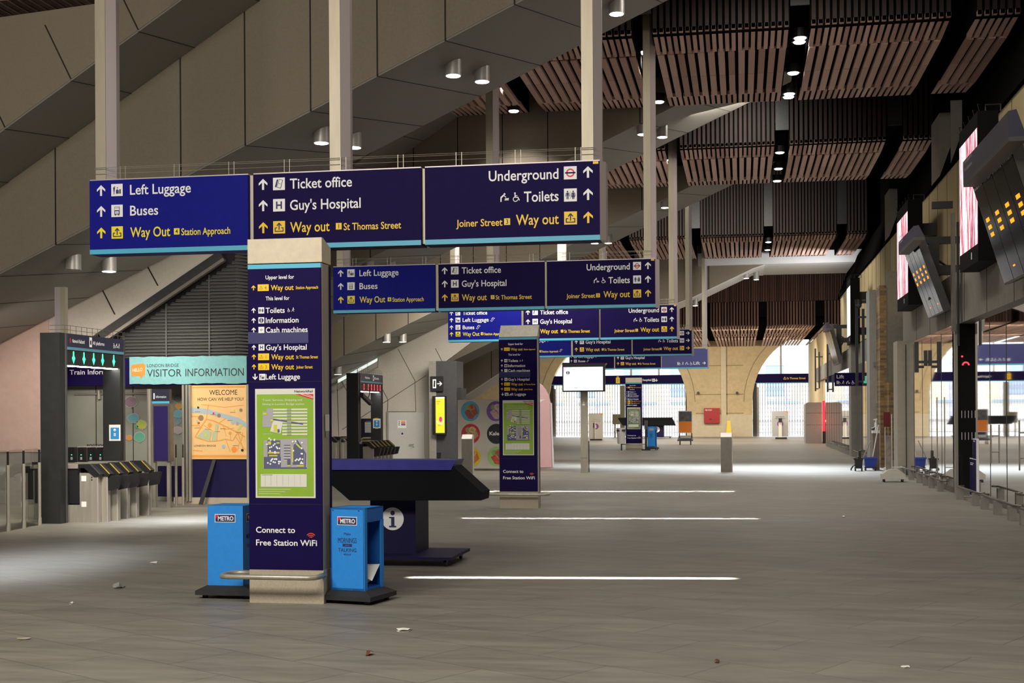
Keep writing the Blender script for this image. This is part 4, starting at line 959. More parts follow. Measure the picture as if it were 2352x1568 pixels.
g1, gy0, gy1, gxf = gate_header((108, 152), 285, 246, 765, 'charcoal gate frame with five green lights over the near ticket gates', (.12, .29, .455, .61, .81), GRN, 3.02, ((.09, 'Network Railcard'), (.37, 'lock'), (.43, 'All platforms'), (.78, 'wheelchair'), (.83, 'baby'), (.87, 'walk')))
g2, hy0, hy1, hxf = gate_header((801, 827), 878, 855, 858, 'charcoal gate frame with six red cross lights, farther down the left side', (.17, .36, .5, .63, .77, .9), REDL, 2.86, ((.2, 'Platforms'), (.55, 'lock'), (.62, 'Exit')))
t = g1
m = MB(); a = onX(108, 781, XH - .35); m.cyl((xat(108, gy0) - .02, gy0 + .1, 2.9), (xat(108, gy0) - .1, gy0 + .06, 2.88), .045, BLK, 12, .07); m.build('camera', g1)
def notice(x, y, z, w, h, label, tape=False):
    t = thing('paper_notice', (x, y, z), label, 'notice')
    m = MB(); p = Pl(m, (x, y, z)); p.rect(0, 0, w, h, PAPER, 1); m.build('sheet', t)
    m = MB(); p = Pl(m, (x, y, z)); p.rect(w * .13, h * .1, w * .74, h * .72, mat('notice blue', (.02, .25, .6), .6), 2); p.disc(w * .5, h * .66, w * .12, WHITE, 3); p.disc(w * .5, h * .38, w * .12, WHITE, 3); p.rect(w * .35, h * .6, w * .3, h * .03, NAVYI, 4); p.rect(w * .35, h * .36, w * .3, h * .03, NAVYI, 4)
    if tape: p.rect(w * .2, h * .96, w * .5, h * .1, YEL, 3); p.rect(w * .3, -h * .05, w * .4, h * .1, YEL, 3)
    m.build('print', t)
a = onY(251, 1012, gy1 - .15); b = onY(277, 975, gy1 - .15); notice(a.x, gy1 - .152, a.z, b.x - a.x, b.z - a.z, 'blue and white notice stuck on the rear pillar of the near gate frame')
a = onY(857, 983, hy1 - .15); b = onY(874, 961, hy1 - .15); notice(a.x, hy1 - .152, a.z, b.x - a.x, b.z - a.z, 'blue notice taped with yellow and black on the far gate frame pillar', True)
# grey board with a white list between the far pillars
t = thing('notice_board', (xat(842, hy1 + 1), hy1 + .6, .6), 'dark board with a white printed sheet behind the far gates', 'board')
yy = hy1 + .6; a, b = onY(826, 961, yy), onY(866, 1003, yy); m = MB(); m.box(a.x, b.x, yy, yy + .05, 0, a.z, SLATE); m.build('board', t)
a, b = onY(838, 969, yy), onY(855, 993, yy); m = MB(); p = Pl(m, (a.x, yy - .001, b.z)); p.rect(0, 0, b.x - a.x, a.z - b.z, PAPER)
for k in range(7): p.rect(.03, .04 + k * .05, (b.x - a.x) * .8, .012, GREYI, 2)
m.build('printed_sheet', t)
# security camera under far header
t = thing('gate_camera', (XH + .05, hy0 + 1.3, 2.1), 'black camera hanging under the far gate frame with red lights', 'camera')
c = onX(842, 903, XH + .1) - Vector((0, 0, .24)); m = MB(); m.prism([(c.x - .05, c.y - .5, c.z + .14), (c.x + .05, c.y - .5, c.z + .14), (c.x + .05, c.y + .4, c.z - .1), (c.x - .05, c.y + .4, c.z - .1)], (0, 0, .11), BLK); m.build('body', t); m = MB(); m.tube([(c.x, c.y, c.z + .05), (c.x, c.y + .3, c.z + .22), (c.x, c.y + .3, c.z + .42)], .02, CHAR); m.build('bracket', t)

def ticket_gate(x0, x1, y, label, near=False, hopper=True, sticker=0):
    t = thing('ticket_gate', ((x0 + x1) / 2, y, 0), label, 'ticket gate', 'steel ticket gates')
    th = .125; zt_ = .93
    m = MB()
    m.box(x1 - .3, x1, y, y + th, 0, zt_ - .14, STEEL); m.box(x0, x1 - .3, y + .01, y + th - .01, 0, .28, STEEL)
    m.box(x1, x1 + .015, y, y + .015, 0, zt_ - .16, PINKST); m.build('body', t)
    m = MB(); m.box(x0, x1 - .3, y + .03, y + th - .03, .3, .86, BLK); m.build('paddle', t)
    m = MB(); m.box(x0, x1 - .3, y + .01, y + th - .01, .86, .92, STEEL); m.build('rail', t)
    m = MB(); m.prism([(x1 - .32, y - .01, zt_ - .14), (x1 - .32, y - .01, zt_), (x1 - .12, y - .01, zt_), (x1 + .06, y - .01, zt_ - .16), (x1 + .04, y - .01, zt_ - .2), (x1 - .05, y - .01, zt_ - .2), (x1 - .22, y - .01, zt_ - .06), (x1 - .3, y - .01, zt_ - .06)], (0, th + .02, 0), BLK)
    m.prism([(x1 - .12, y - .012, zt_ + .002), (x1 - .1, y - .012, zt_ + .002), (x1 + .06, y - .012, zt_ - .155), (x1 + .05, y - .012, zt_ - .165)], (0, .008, 0), mat('worn yellow edge', (.4, .27, .03), .6) if hopper else CHAR2); m.build('head', t)
    if hopper:
        m = MB(); m.prism([(x1 + .01, y + .02, .5), (x1 + .16, y + .02, .53), (x1 + .22, y + .02, .74), (x1 + .01, y + .02, .74)], (0, th - .04, 0), BLK); m.build('leaflet_pocket', t)
    if sticker:
        m = MB(); p = Pl(m, (x1 - .29, y - .0005, 0))
        for z in ((.66, .25) if sticker == 2 else (.66, .3)): p.rect(.02 if sticker == 2 else .01, z, .085, .085, PAPER, 1)
        for k in range(2): p.disc(.2, .72 - k * .04, .012, BLK, 1)
        m.build('white_sticker', t)
    return t
corners = [(223.6, 1200), (245.7, 1198.5), (268.7, 1196), (290.8, 1191), (312, 1188), (340, 1183)]
words6 = ('first and nearest ticket gate of the near row, two white stickers on its side', 'second ticket gate of the near row, black pocket at its end', 'third ticket gate of the near row, black pocket at its end', 'fourth ticket gate of the near row, black pocket at its end', 'fifth ticket gate of the near row, white sticker near its top', 'sixth and last ticket gate of the near row, slightly apart from the others')
for i, (px, py) in enumerate(corners):
    c = onZ(px, py); ticket_gate(c.x - 1.1, c.x, c.y, words6[i], i == 0, i > 0, {0: 2, 4: 1}.get(i, 0))
c = onZ(86, 1193); t = ticket_gate(c.x - .0 - .5, c.x + .0, c.y + .4, 'lone steel ticket gate behind the glass barrier, black sloping head on its left', True, False)
far_c = [onX(862 + 8.5 * k, 1070, -10.2) for k in range(6)]
for i, c in enumerate(far_c):
    ticket_gate(c.x - .7, c.x, c.y - .2, ('first', 'second', 'third', 'fourth', 'fifth', 'sixth')[i] + ' ticket gate from the left in the far row under the red lights', False, True)
for i in range(3):
    c = onY(783 + i * 10, 1050, 44.0); ticket_gate(c.x - .6, c.x, 43.4 + i * .3, ('left', 'middle', 'right')[i] + ' one of three small gates behind the left end of the info desk top', False, False)
# grab frames and yellow pictogram panel behind the far gates
def hoop(pts, r, label, mt=STEEL):
    m = MB(); m.tube(pts, r, mt, 8); return tag(m.build('hoop_rail', None, True), label, 'rail')
def hoop_px(px0, px1, py0, py1, y, label):
    a, b = onY(px0, py0, y), onY(px1, py0, y); zb = 0.0; c = .08
    hoop([(a.x, y, zb), (a.x, y, a.z - c), (a.x + c * .3, y, a.z - c * .3), (a.x + c, y, a.z), (b.x - c, y, a.z), (b.x - c * .3, y, a.z - c * .3), (b.x, y, a.z - c), (b.x, y, zb)], .03, label)
hoop_px(172, 246, 1028, 1075, 22.3, 'rounded steel hoop rail behind the near ticket gates')
hoop_px(829, 867, 1006, 1050, hy0 + 2.2, 'rounded steel hoop rail behind the far ticket gates')
hoop_px(781, 803, 1006, 1050, hy0 + 2.2, 'rounded steel hoop rail left of the far gate frame')
yy = hy0 + 2.25; a, b = onY(832, 1010, yy), onY(858, 1024, yy); m = MB(); m.box(a.x, b.x, yy, yy + .04, b.z, a.z, YEL2); m.box(a.x + .03, b.x - .05, yy - .01, yy, b.z + .02, a.z - .03, NAVY); p = Pl(m, (a.x, yy - .011, b.z)); icon(p, 'wheelchair', .08, .03, .12, WHITE, None); icon(p, 'walk', .2, .03, .12, WHITE, None); tag(m.build('pictogram_panel'), 'small yellow and navy pictogram panel on the hoop rail behind the far gates', 'sign')
# black readers standing behind the near gates
for i, px in enumerate((163, 185, 207, 229)):
    y = gy1 + .2; a = onY(px - 7, 1027, y); b = onY(px + 7, 1058, y)
    t = thing('card_reader', ((a.x + b.x) / 2, y, .9), ('first', 'second', 'third', 'fourth')[i] + ' black card reader from the left behind the near gates', 'reader', 'black card readers')
    m = MB(); m.box(a.x, b.x, y, y + .12, .86, a.z, BLK); m.box(a.x + .02, b.x - .02, y + .02, y + .1, 0, .86, CHAR); m.build('housing', t)
    m = MB(); p = Pl(m, (a.x, y - .001, 0)); p.rect(.06, a.z - .14, .02, .015, GRN); p.rect(.05, a.z - .22, .04, .05, GREYI); m.build('indicator', t)

# glass barrier at the far left
PB = [onZ(19, 1220), onZ(55, 1213), onZ(91, 1206), onZ(125, 1202)]
for i, P in enumerate(PB):
    t = thing('barrier_post', P, 'steel barrier post, ' + ('first from the left', 'second from the left', 'third from the left', 'fourth, in front of the charcoal gate pillar')[i], 'post', 'glass barrier posts')
    m = MB(); m.cyl((P.x, P.y, 0), (P.x, P.y, .12), .034, STEEL, 12); m.cyl((P.x, P.y, .12), (P.x, P.y, .98), .026, STEEL, 12); m.build('tube', t, True)
    m = MB(); m.box(P.x - .012, P.x + .012, P.y - .012, P.y + .012, .98, 1.18, BLK); m.build('top_clamp', t)
m0 = PB[0] + (PB[0] - PB[1]) * 1.6
for i, (A_, B_) in enumerate(((m0, PB[0]), (PB[0], PB[1]), (PB[1], PB[2]))):
    m = MB(); d = (B_ - A_).normalized() * .04; A2 = A_ + d; B2 = B_ - d
    m.poly([(A2.x, A2.y, .1), (B2.x, B2.y, .1), (B2.x, B2.y, 1.2), (A2.x, A2.y, 1.2)], GLB)
    tag(m.build('glass_barrier'), 'tall glass barrier pane, ' + ('leftmost, running out of the frame', 'between the first and second posts', 'between the second and third posts')[i], 'barrier')

# ================================================================== VISITOR INFORMATION
Yv = 23.7
v = lambda px, py, y=Yv: onY(px, py, y)
# shop behind the gates
m = MB(); a = v(120, 830, 24.6); b = v(640, 1160, 24.6)
m.box(a.x, v(442, 1000, 24.6).x, 24.6, 24.65, 0, v(300, 885, 24.6).z, mat('frosted grey glass', (.3, .31, .26), .35, var=.05, scale=3)); m.box(a.x, v(570, 1000, Yk).x, 24.7, 27, 2.4, 3.1, GREYC); struct(m, 'wall_kiosk')
m = MB()
for px in (221, 306): x = v(px, 950, 24.6).x; m.box(x - .006, x + .006, 24.59, 24.6, 0, 2.3, JOINT)
struct(m, 'trim_kiosk')
t = thing('train_information_sign', (v(200, 880, 24.3).x, 24.3, v(200, 880, 24.3).z), 'navy sign reading Train Information behind the near gate frame', 'sign')
a, b = v(140, 836, 24.3), v(262, 885, 24.3); m = MB(); m.box(a.x, b.x + .9, 24.3, 24.6, b.z, a.z, NAVY); m.build('board', t)
m = MB(); p = Pl(m, (0, 24.298, 0)); c = v(160, 860, 24.3); p.text('Train Information', c.x, c.z, .1, WHITE, 1.13); m.build('lettering', t)
t = thing('glass_door_fitting', (v(227, 905, 24.5).x, 24.57, 2.0), 'steel rail and clamp across the grey glass behind the near gates', 'rail')
m = MB(); a, b = v(166, 905, 24.5), v(345, 903, 24.5); m.cyl((a.x, 24.58, a.z), (b.x, 24.58, a.z), .02, STEEL); c = v(227, 903, 24.55); m.build('rail', t); m = MB(); m.cyl((c.x, 24.555, c.z - .12), (c.x, 24.555, c.z + .06), .035, STEEL); m.build('clamp', t)
m = MB(); p = Pl(m, (0, 24.595, 0)); c = v(200, 1028, 24.6); p.text('POSITION', c.x, c.z, .075, INK, .4, l=1); tag(m.build('glass_lettering'), 'black capital lettering low on the grey glass behind the near gates', 'lettering')
# fascia
t = thing('visitor_information_sign', (v(432, 880).x, Yv - .1, v(432, 880).z), 'teal painted fascia sign with orange speech bubble, reading London Bridge Visitor Information', 'sign')
a, b = v(286, 822, Yv), v(570, 884, Yv); m = MB(); m.box(a.x, b.x + .02, Yv, Yv + .1, b.z, a.z, NAVY); m.build('backing', t)
TEAL = mat('teal paint', (.2, .45, .45), .7, var=.08, scale=20)
m = MB(); a, b = v(297, 820, Yv - .03), v(566, 880, Yv - .03); rr = random.Random(5); top = []; bot = []
n = 24
for k in range(n + 1):
    x = a.x + (b.x - a.x) * k / n; top.append((x, a.z + rr.uniform(-.008, .008))); bot.append((x, b.z + rr.uniform(-.008, .012)))
m.prism([(x, Yv - .03, z) for x, z in bot] + [(x, Yv - .03, z) for x, z in reversed(top)], (0, .03, 0), TEAL); brd = m.build('painted_board', t)
m = MB(); p = Pl(m, (0, Yv - .031, 0)); P2 = lambda px, py: (v(px, py, Yv - .03).x, v(px, py, Yv - .03).z)
p.poly([P2(302, 864), P2(301, 840), P2(306, 837), P2(330, 834), P2(334, 838), P2(333, 860), P2(328, 864), P2(325, 869), P2(320, 863)], mat('bubble orange', (.75, .24, .03), .6), 1)
x, z = P2(305, 852); p.text('HELLO', x, z - .02, .07, PAPER, .2, bold=0, l=2, slant=.1)
x, z = P2(338, 843); p.text('LONDON BRIDGE', x, z, .065, INK, v(412, 843).x - x, l=1, bold=0)
x, z = P2(338, 865); x2 = P2(560, 860)[0]; p.text('VISITOR', x, z, .15, INK, (x2 - x) * .36, l=1, bold=0, slant=.0); p.text('INFORMATION', x + (x2 - x) * .4, z, .155, INK, (x2 - x) * .6, l=1, bold=0)
m.build('lettering', brd)
# poster window
t = thing('map_poster', (v(503, 1053).x, Yv, v(503, 1053).z), 'large orange and cream hand drawn map poster headed Welcome in the kiosk window', 'poster')
a, b = v(440, 885, Yv - .02), v(567, 1054, Yv - .02); W = b.x - a.x; H = a.z - b.z
MAPC = mat('map cream', (.74, .46, .19), .6, emit=.1, var=.08, scale=2); MAPO = mat('map orange', (.75, .33, .06), .6); MAPB = mat('map river', (.38, .47, .5), .6); MAPG = mat('map green', (.45, .5, .3), .6); MAPL = mat('map lime', (.55, .6, .05), .6); MAPD = mat('map brown', (.3, .18, .1), .6)  # cream sheet colour also glows faintly
m = MB(); m.box(a.x, b.x, Yv - .02, Yv - .01, b.z, a.z, MAPC); sh = m.build('sheet', t)
m = MB(); p = Pl(m, (a.x, Yv - .021, b.z), step=.001); F = lambda u_, w_: (u_ * W, w_ * H)
p.rect(.0, H * .02, W, H * .035, MAPO, 1); p.rect(.02, H * .965, W * .96, H * .02, MAPO, 1)
p.text('WELCOME', W * .58, H * .87, H * .07, INK, W * .51, 'c', bold=.0, l=2); p.text('HOW CAN WE HELP YOU?', W * .53, H * .79, H * .045, INK, W * .84, 'c', bold=0, l=2)
p.text('LONDON BRIDGE', W * .04, H * .17, H * .025, INK, W * .4, bold=0, l=2)
p.poly([F(0, .7), F(.3, .68), F(.6, .61), F(.85, .56), F(1, .49), F(1, .42), F(.8, .5), F(.6, .55), F(.3, .61), F(0, .63)], MAPB, 1)
p.poly([F(.08, .3), F(.25, .42), F(.36, .37), F(.32, .25)], MAPG, 1); p.poly([F(.36, .24), F(.38, .38), F(.47, .37), F(.46, .24)], MAPG, 1); p.poly([F(.42, .4), F(.44, .48), F(.5, .47), F(.48, .38)], MAPG, 1)
for pts, wd in (([(.06, .3), (.2, .47), (.27, .54), (.4, .52), (.6, .45), (.84, .36), (.97, .3)], .018), ([(.06, .3), (.3, .24), (.5, .25), (.62, .27), (.75, .25), (.84, .36)], .015), ([(.27, .54), (.3, .71), (.32, .74)], .012), ([(.0, .58), (.12, .58), (.1, .48), (.18, .42)], .012), ([(.0, .46), (.15, .45)], .012), ([(.22, .46), (.38, .38)], .012), ([(.17, .74), (.32, .73), (.6, .7), (.95, .73)], .008), ([(.5, .49), (.62, .55)], .01), ([(.57, .46), (.63, .31)], .01), ([(.7, .37), (.71, .25)], .01), ([(.84, .36), (.95, .1)], .014), ([(.8, .3), (.98, .12)], .012), ([(.62, .27), (.7, .1)], .01), ([(.87, .24), (.83, .1)], .01), ([(.93, .36), (.9, .24)], .012), ([(.48, .45), (.46, .25)], .01), ([(.36, .37), (.33, .25)], .01), ([(.6, .4), (.77, .42)], .01), ([(.02, .12), (.2, .11)], .01)):
    p.lines([F(*q_) for q_ in pts], wd * W, MAPO, 2)
for cx_, cy_, r_, mt in ((.17, .56, .05, MAPD), (.5, .59, .035, MAPD), (.75, .5, .04, MAPB), (.83, .48, .03, GREYI), (.33, .46, .04, MAPO), (.1, .52, .025, MAPG), (.85, .4, .02, MAPL), (.9, .45, .025, MAPL), (.88, .42, .02, MAPG), (.26, .32, .02, MAPL), (.77, .13, .05, ORNG), (.92, .12, .025, INK), (.58, .17, .035, MAPB), (.7, .35, .03, MAPO), (.9, .66, .03, MAPD), (.13, .49, .02, RED2), (.53, .26, .012, MAPL), (.78, .66, .012, MAPL), (.4, .62, .018, RED2), (.12, .7, .02, INK)):
    p.disc(cx_ * W, cy_ * H, r_ * W, mt, 3, 10)
for cx_, cy_ in ((.06, .64), (.35, .6), (.42, .37), (.52, .41), (.8, .36), (.65, .52), (.7, .63), (.05, .42), (.25, .4), (.75, .18)): p.rect(cx_ * W, cy_ * H, W * .1, H * .006, MAPD, 3)
m.build('drawing', sh)
m = MB(); 
for px in (424, 432, 439): x = v(px, 900).x; m.box(x - .02, x + .02, Yv - .08, Yv + .1, .05, v(430, 884).z, STEEL)
m.box(v(570, 900).x - .03, v(575, 900).x, Yv - .02, Yv + .1, 0, v(430, 884).z, STEEL); struct(m, 'trim_kiosk')
m = MB(); m.box(v(440, 1054).x, v(575, 1054).x, Yv - .0, Yv + .2, .1, v(500, 1056).z, DKN); m.box(v(400, 1054).x, v(577, 1054).x, Yv - .03, Yv + .2, 0, .12, STONE); m.box(v(362, 1054, 24.2).x, v(424, 1054, 24.2).x, 24.2, 24.3, .1, v(380, 1070, 24.2).z, DKN); struct(m, 'wall_kiosk')
m = MB(); a, b = v(487, 1056, Yv - .15), v(470, 1155, Yv - .15); m.prism([(a.x - .03, Yv - .06, a.z), (a.x + .04, Yv - .06, a.z), (b.x + .04, Yv - .35, .01), (b.x - .04, Yv - .35, .01)], (0, .03, 0), BLK); tag(m.build('leaning_strut'), 'black strut leaning against the navy base below the map poster', 'strut')
# stickers on the kiosk glass
STK = [(300, 922, 16, 'plum'), (306, 960, 14, 'teal'), (325, 975, 13, 'lime'), (313, 980, 5, 'green'), (296, 1005, 8, 'orange'), (320, 1003, 14, 'sea green'), (408, 915, 12, 'grey'), (411, 932, 9, 'amber'), (409, 950, 12, 'sky'), (407, 967, 9, 'blue'), (408, 988, 11, 'mauve')]
SC_ = {'plum': (.3, .2, .25), 'teal': (.15, .4, .45), 'lime': (.45, .5, .08), 'green': (.08, .35, .15), 'orange': (.7, .28, .08), 'sea green': (.12, .42, .28), 'grey': (.2, .22, .2), 'amber': (.7, .4, .1), 'sky': (.2, .5, .55), 'blue': (.2, .35, .42), 'mauve': (.42, .36, .38)}
for px, py, r_, cn in STK:
    c = v(px, py, 24.58); R_ = r_ * c.y / 2900; m = MB(); p = Pl(m, (c.x, 24.59, c.z)); rr = random.Random(px)
    pts = [(R_ * (1 + rr.uniform(-.12, .08)) * math.cos(2 * math.pi * k / 14), R_ * .8 * (1 + rr.uniform(-.12, .08)) * math.sin(2 * math.pi * k / 14)) for k in range(14)]
    p.poly([(x * 1.1, z * 1.12) for x, z in pts], mat('sticker edge', (.5, .5, .44), .6), 1); p.poly(pts, mat('sticker ' + cn, SC_[cn], .6), 3); p.poly([(R_ * .1, -R_ * .6), (R_ * .4, -R_ * .6), (R_ * .1, -R_ * 1.2)], mat('sticker ' + cn, SC_[cn], .6), 3)
    tag(m.build('window_sticker'), cn + ' speech bubble sticker on the grey kiosk glass', 'sticker', 'speech bubble stickers')
# information stand before the kiosk
Ys = 22.6
sv = lambda px, py: onY(px, py, Ys)
t = thing('information_stand', (sv(370, 1060).x, Ys, 0), 'tall purple information stand on steel legs between the near gates and the map poster', 'stand')
a, b = sv(349, 894), sv(389, 926); m = MB(); m.box(a.x, b.x, Ys, Ys + .1, b.z, a.z, SLATE); m.box(a.x, b.x, Ys - .005, Ys, b.z, b.z + .04, CYAN); hd = m.build('header_board', t)
m = MB(); p = Pl(m, (a.x, Ys - .003, b.z)); p.text('Information', .08, .1, .05, WHITE, .2, bold=0); p.rect(.03, .08, .025, .11, WHITE); m.build('lettering', hd)
a, b = sv(351, 930), sv(392, 1060); m = MB(); m.box(a.x, b.x, Ys, Ys + .14, b.z, a.z, STEELD); m.box(a.x + .02, b.x - .05, Ys - .01, Ys, b.z + .02, a.z - .02, mat('deep violet', (.03, .02, .11), .3)); m.build('display_panel', t)
for px in (385,): x = sv(px, 1100).x; m = MB(); m.box(x - .03, x + .03, Ys + .03, Ys + .1, 0, b.z, STEEL); m.build('leg', t)
x = sv(353, 1100).x; m = MB(); m.box(x - .02, x + .02, Ys + .03, Ys + .1, 0, b.z, STEEL); m.build('leg', t)
m = MB(); x = sv(343, 900).x; m.cyl((x, Ys, 0), (x, Ys, sv(343, 893).z), .045, STEEL, 14); m.build('tube', t, True)
for i, px in enumerate((405, 421)):
    P = onZ(px, 1160); t = thing('barrier_post', P, ('left' if i == 0 else 'right') + ' steel post of the pair before the map poster', 'post', 'posts before the kiosk'); m = MB(); m.cyl((P.x, P.y, 0), (P.x, P.y, .9), .026, STEEL, 12); m.build('tube', t, True); m = MB(); m.box(P.x - .01, P.x + .01, P.y - .01, P.y + .01, .9, 1.15, BLK); m.build('top_clamp', t)
# glass balustrade lit on the far flight
m = MB(); Yb = 45.3; A_, B_ = onY(776, 872, Yb), onY(868, 822, Yb); GB = mat('lit balustrade rail', (.8, .85, .82), .3, emit=.6, ecol=(.85, 1, .95))
m.prism([A_, B_, B_ - Vector((0, 0, .1)), A_ - Vector((0, 0, .12))], (0, -.05, 0), GB); m.prism([A_ - Vector((0, 0, .3)), B_ - Vector((0, 0, .3)), B_ - Vector((0, 0, .33)), A_ - Vector((0, 0, .33))], (0, -.03, 0), STEEL)
for k in range(5): P = A_ + (B_ - A_) * (k / 4); m.box(P.x - .02, P.x + .02, Yb - .05, Yb, P.z - .35, P.z, STEEL)
tag(m.build('balustrade'), 'bright lit balustrade rail on the staircase behind the far gate frame', 'balustrade')

# ================================================================== FOOD HOARDING, PINK PANEL
Yh = 38.2
hv = lambda px, py: onY(px, py, Yh)
t = thing('food_hoarding', (hv(1110, 1078).x, Yh, 0), 'pale hoarding printed with colourful round food pictures, behind the second totem', 'hoarding')
a = hv(1051, 918); xr_ = hv(1200, 1000).x; m = MB(); HO = mat('hoarding cream', (.6, .57, .5), .6, var=.03); m.box(a.x, xr_, Yh, Yh + .15, .06, a.z, HO); m.build('panel', t)
m = MB(); m.box(a.x, xr_, Yh + .02, Yh + .15, 0, .06, STEELD); m.build('skirting', t)
circ = [(1080, 944, (.1, .42, .65), ((.4, .09, .05), (.5, .2, .1))), (1139, 944, (.22, .1, .42), ((.6, .4, .42), (.7, .55, .5))), (1081, 996, (.6, .03, .06), ((.5, .3, .15), (.6, .5, .2))), (1140, 996, (.02, .02, .025), None), (1083, 1049, (.75, .55, .02), ((.6, .2, .05), (.7, .4, .1))), (1141, 1048, (.35, .6, .2), ((.55, .08, .05), (.3, .18, .12)))]
m = MB()
for i, (px, py, c, food) in enumerate(circ):
    P = hv(px, py); p = Pl(m, (P.x, Yh - .001, P.z), step=.002); r = .285; p.disc(0, 0, r, mat('food disc %d' % i, c, .6), 1, 28, ry=.3)
    if food:
        a0 = mat('food a%d' % i, food[0], .5, var=.35, scale=14); a1 = mat('food b%d' % i, food[1], .5, var=.35, scale=14)
        p.poly([(-.18, -.02), (-.05, .07), (.12, -.15), (.08, -.24), (-.06, -.22)], a0, 2); p.poly([(0, .06), (.16, .17), (.24, -.06), (.12, -.16)], a0, 2); p.disc(.05, .12, .1, a1, 3, 14); p.disc(-.08, .12, .08, mat('food leaf', (.3, .4, .12), .6), 2, 12); p.disc(.05, .13, .05, a0, 4, 10)
    else: p.text('Kale', -.21, -.04, .11, WHITE, .3, bold=.03, l=3)
m.build('food_prints', t)
Yp = 40.2
pv = lambda px, py: onY(px, py, Yp)
m = MB(); PK = mat('pale pink panel', (.72, .44, .46), .6, var=.03)
pts = [(1205, 1073), (1268, 1073), (1263, 925), (1259, 908), (1252, 894), (1244, 884), (1236, 879), (1205, 878)]
m.prism([pv(*q_) for q_ in pts], (0, .2, 0), PK); m.prism([pv(1264, 925) + Vector((0, -.01, 0)), pv(1269, 1073) + Vector((0, -.01, 0)), pv(1271, 1073) + Vector((0, -.01, 0)), pv(1266, 925) + Vector((0, -.01, 0))], (0, .2, 0), PAPER)
m.poly([pv(1236, 917) + Vector((0, -.005, 0)), pv(1252, 917) + Vector((0, -.005, 0)), pv(1243, 922) + Vector((0, -.005, 0)), pv(1236, 927) + Vector((0, -.005, 0))], PAPER)
tag(m.build('pink_panel'), 'pale pink panel with rounded top just right of the second totem', 'panel')

# ================================================================== MID-FLOOR STANDS
def bollard(px, py, pyt, label, w=.31):
    P = onZ(px, py); zt_ = zat(px, pyt, P.y)
    t = thing('floor_stand', P, label, 'stand', 'steel floor stands')
    m = MB(); m.box(P.x - w / 2, P.x + w / 2, P.y, P.y + .12, 0, zt_ - .14, STEELD); m.box(P.x + w / 2, P.x + w / 2 + .02, P.y, P.y + .12, 0, zt_ - .02, PINKST); m.build('column', t)
    m = MB(); m.prism([(P.x - w / 2, P.y, zt_ - .14), (P.x - w / 2, P.y + .12, zt_ - .02), (P.x - w / 2, P.y + .12, zt_ - .16)], (w, 0, 0), PAPER); m.build('sloping_top', t)
bollard(1668.5, 1084, 992, 'steel floor stand with white sloping top standing alone in the middle distance')
bollard(1073, 1090, 996, 'steel floor stand with white sloping top in front of the food hoarding')
P = onZ(1342, 1086)
t = thing('information_screen', P, 'white information screen on a steel post, text beside an i symbol', 'screen')
m = MB(); m.box(P.x - .1, P.x + .1, P.y, P.y + .14, 0, zat(1343, 898, P.y), STEEL); m.box(P.x - .1, P.x + .1, P.y - .002, P.y, .42, .425, JOINT); p = Pl(m, (P.x, P.y, 0)); p.rect(-.04, zat(1343, 931, P.y), .07, .05, PAPER, 1); p.rect(-.02, zat(1343, 925, P.y), .03, .03, YEL2, 1); m.build('post', t)
m = MB(); m.tube([(P.x + .13, P.y + .05, .02), (P.x + .13, P.y + .05, .9)], .012, BLK); m.build('cable', t)
a, b = onY(1292, 833, P.y), onY(1390, 899, P.y); m = MB(); m.box(a.x, b.x, P.y - .08, P.y + .08, b.z, a.z - .03, BLK); m.box(a.x, b.x, P.y - .06, P.y + .06, a.z - .05, a.z, NAVY); m.build('casing', t)
m = MB(); a, b = onY(1294, 843, P.y - .08), onY(1385, 896, P.y - .08); W = b.x - a.x; H = a.z - b.z; p = Pl(m, (a.x, P.y - .081, b.z), step=.002); SCW = mat('screen glow white', (.2, .2, .2), .5, emit=1.0, ecol=(.93, .98, 1)); SCT = mat('screen text grey', (.2, .2, .2), .5, emit=.6, ecol=(.75, .88, .95)); SCG = mat('screen mint', (.2, .2, .2), .5, emit=.85, ecol=(.6, .95, .75)); SCP = mat('screen lilac', (.2, .2, .2), .5, emit=.85, ecol=(.8, .6, .9))
p.rect(0, 0, W, H, SCW, 1); p.poly([(0, H), (0, H * .72), (W * .06, H * .9), (W * .1, H)], SCP, 2); p.poly([(W * .1, H), (W * .12, H * .85), (W * .24, H)], SCG, 2)
p.disc(W * .115, H * .76, W * .045, INK, 3, 20); p.rect(W * .105, H * .7, W * .02, H * .12, SCW, 4)
for k, (tx, w_) in enumerate((('Sunday 7 February 2021', .46), ('No trains between East Croydon', .62), ('and Gatwick Airport', .42))): p.text(tx, W * .27, H * (.75 - k * .1), H * .045, SCT, W * w_, bold=0, l=2)
for k, w_ in enumerate((.68, .58, .66, .3, .42)): p.rect(W * .28, H * (.48 - k * .075), W * w_, H * .012, SCT, 2)
p.rect(W * .27, H * .1, W * .08, H * .02, mat('screen green', (.1, .2, .1), .5, emit=.7, ecol=(.1, .6, .4)), 2); m.build('display', t)

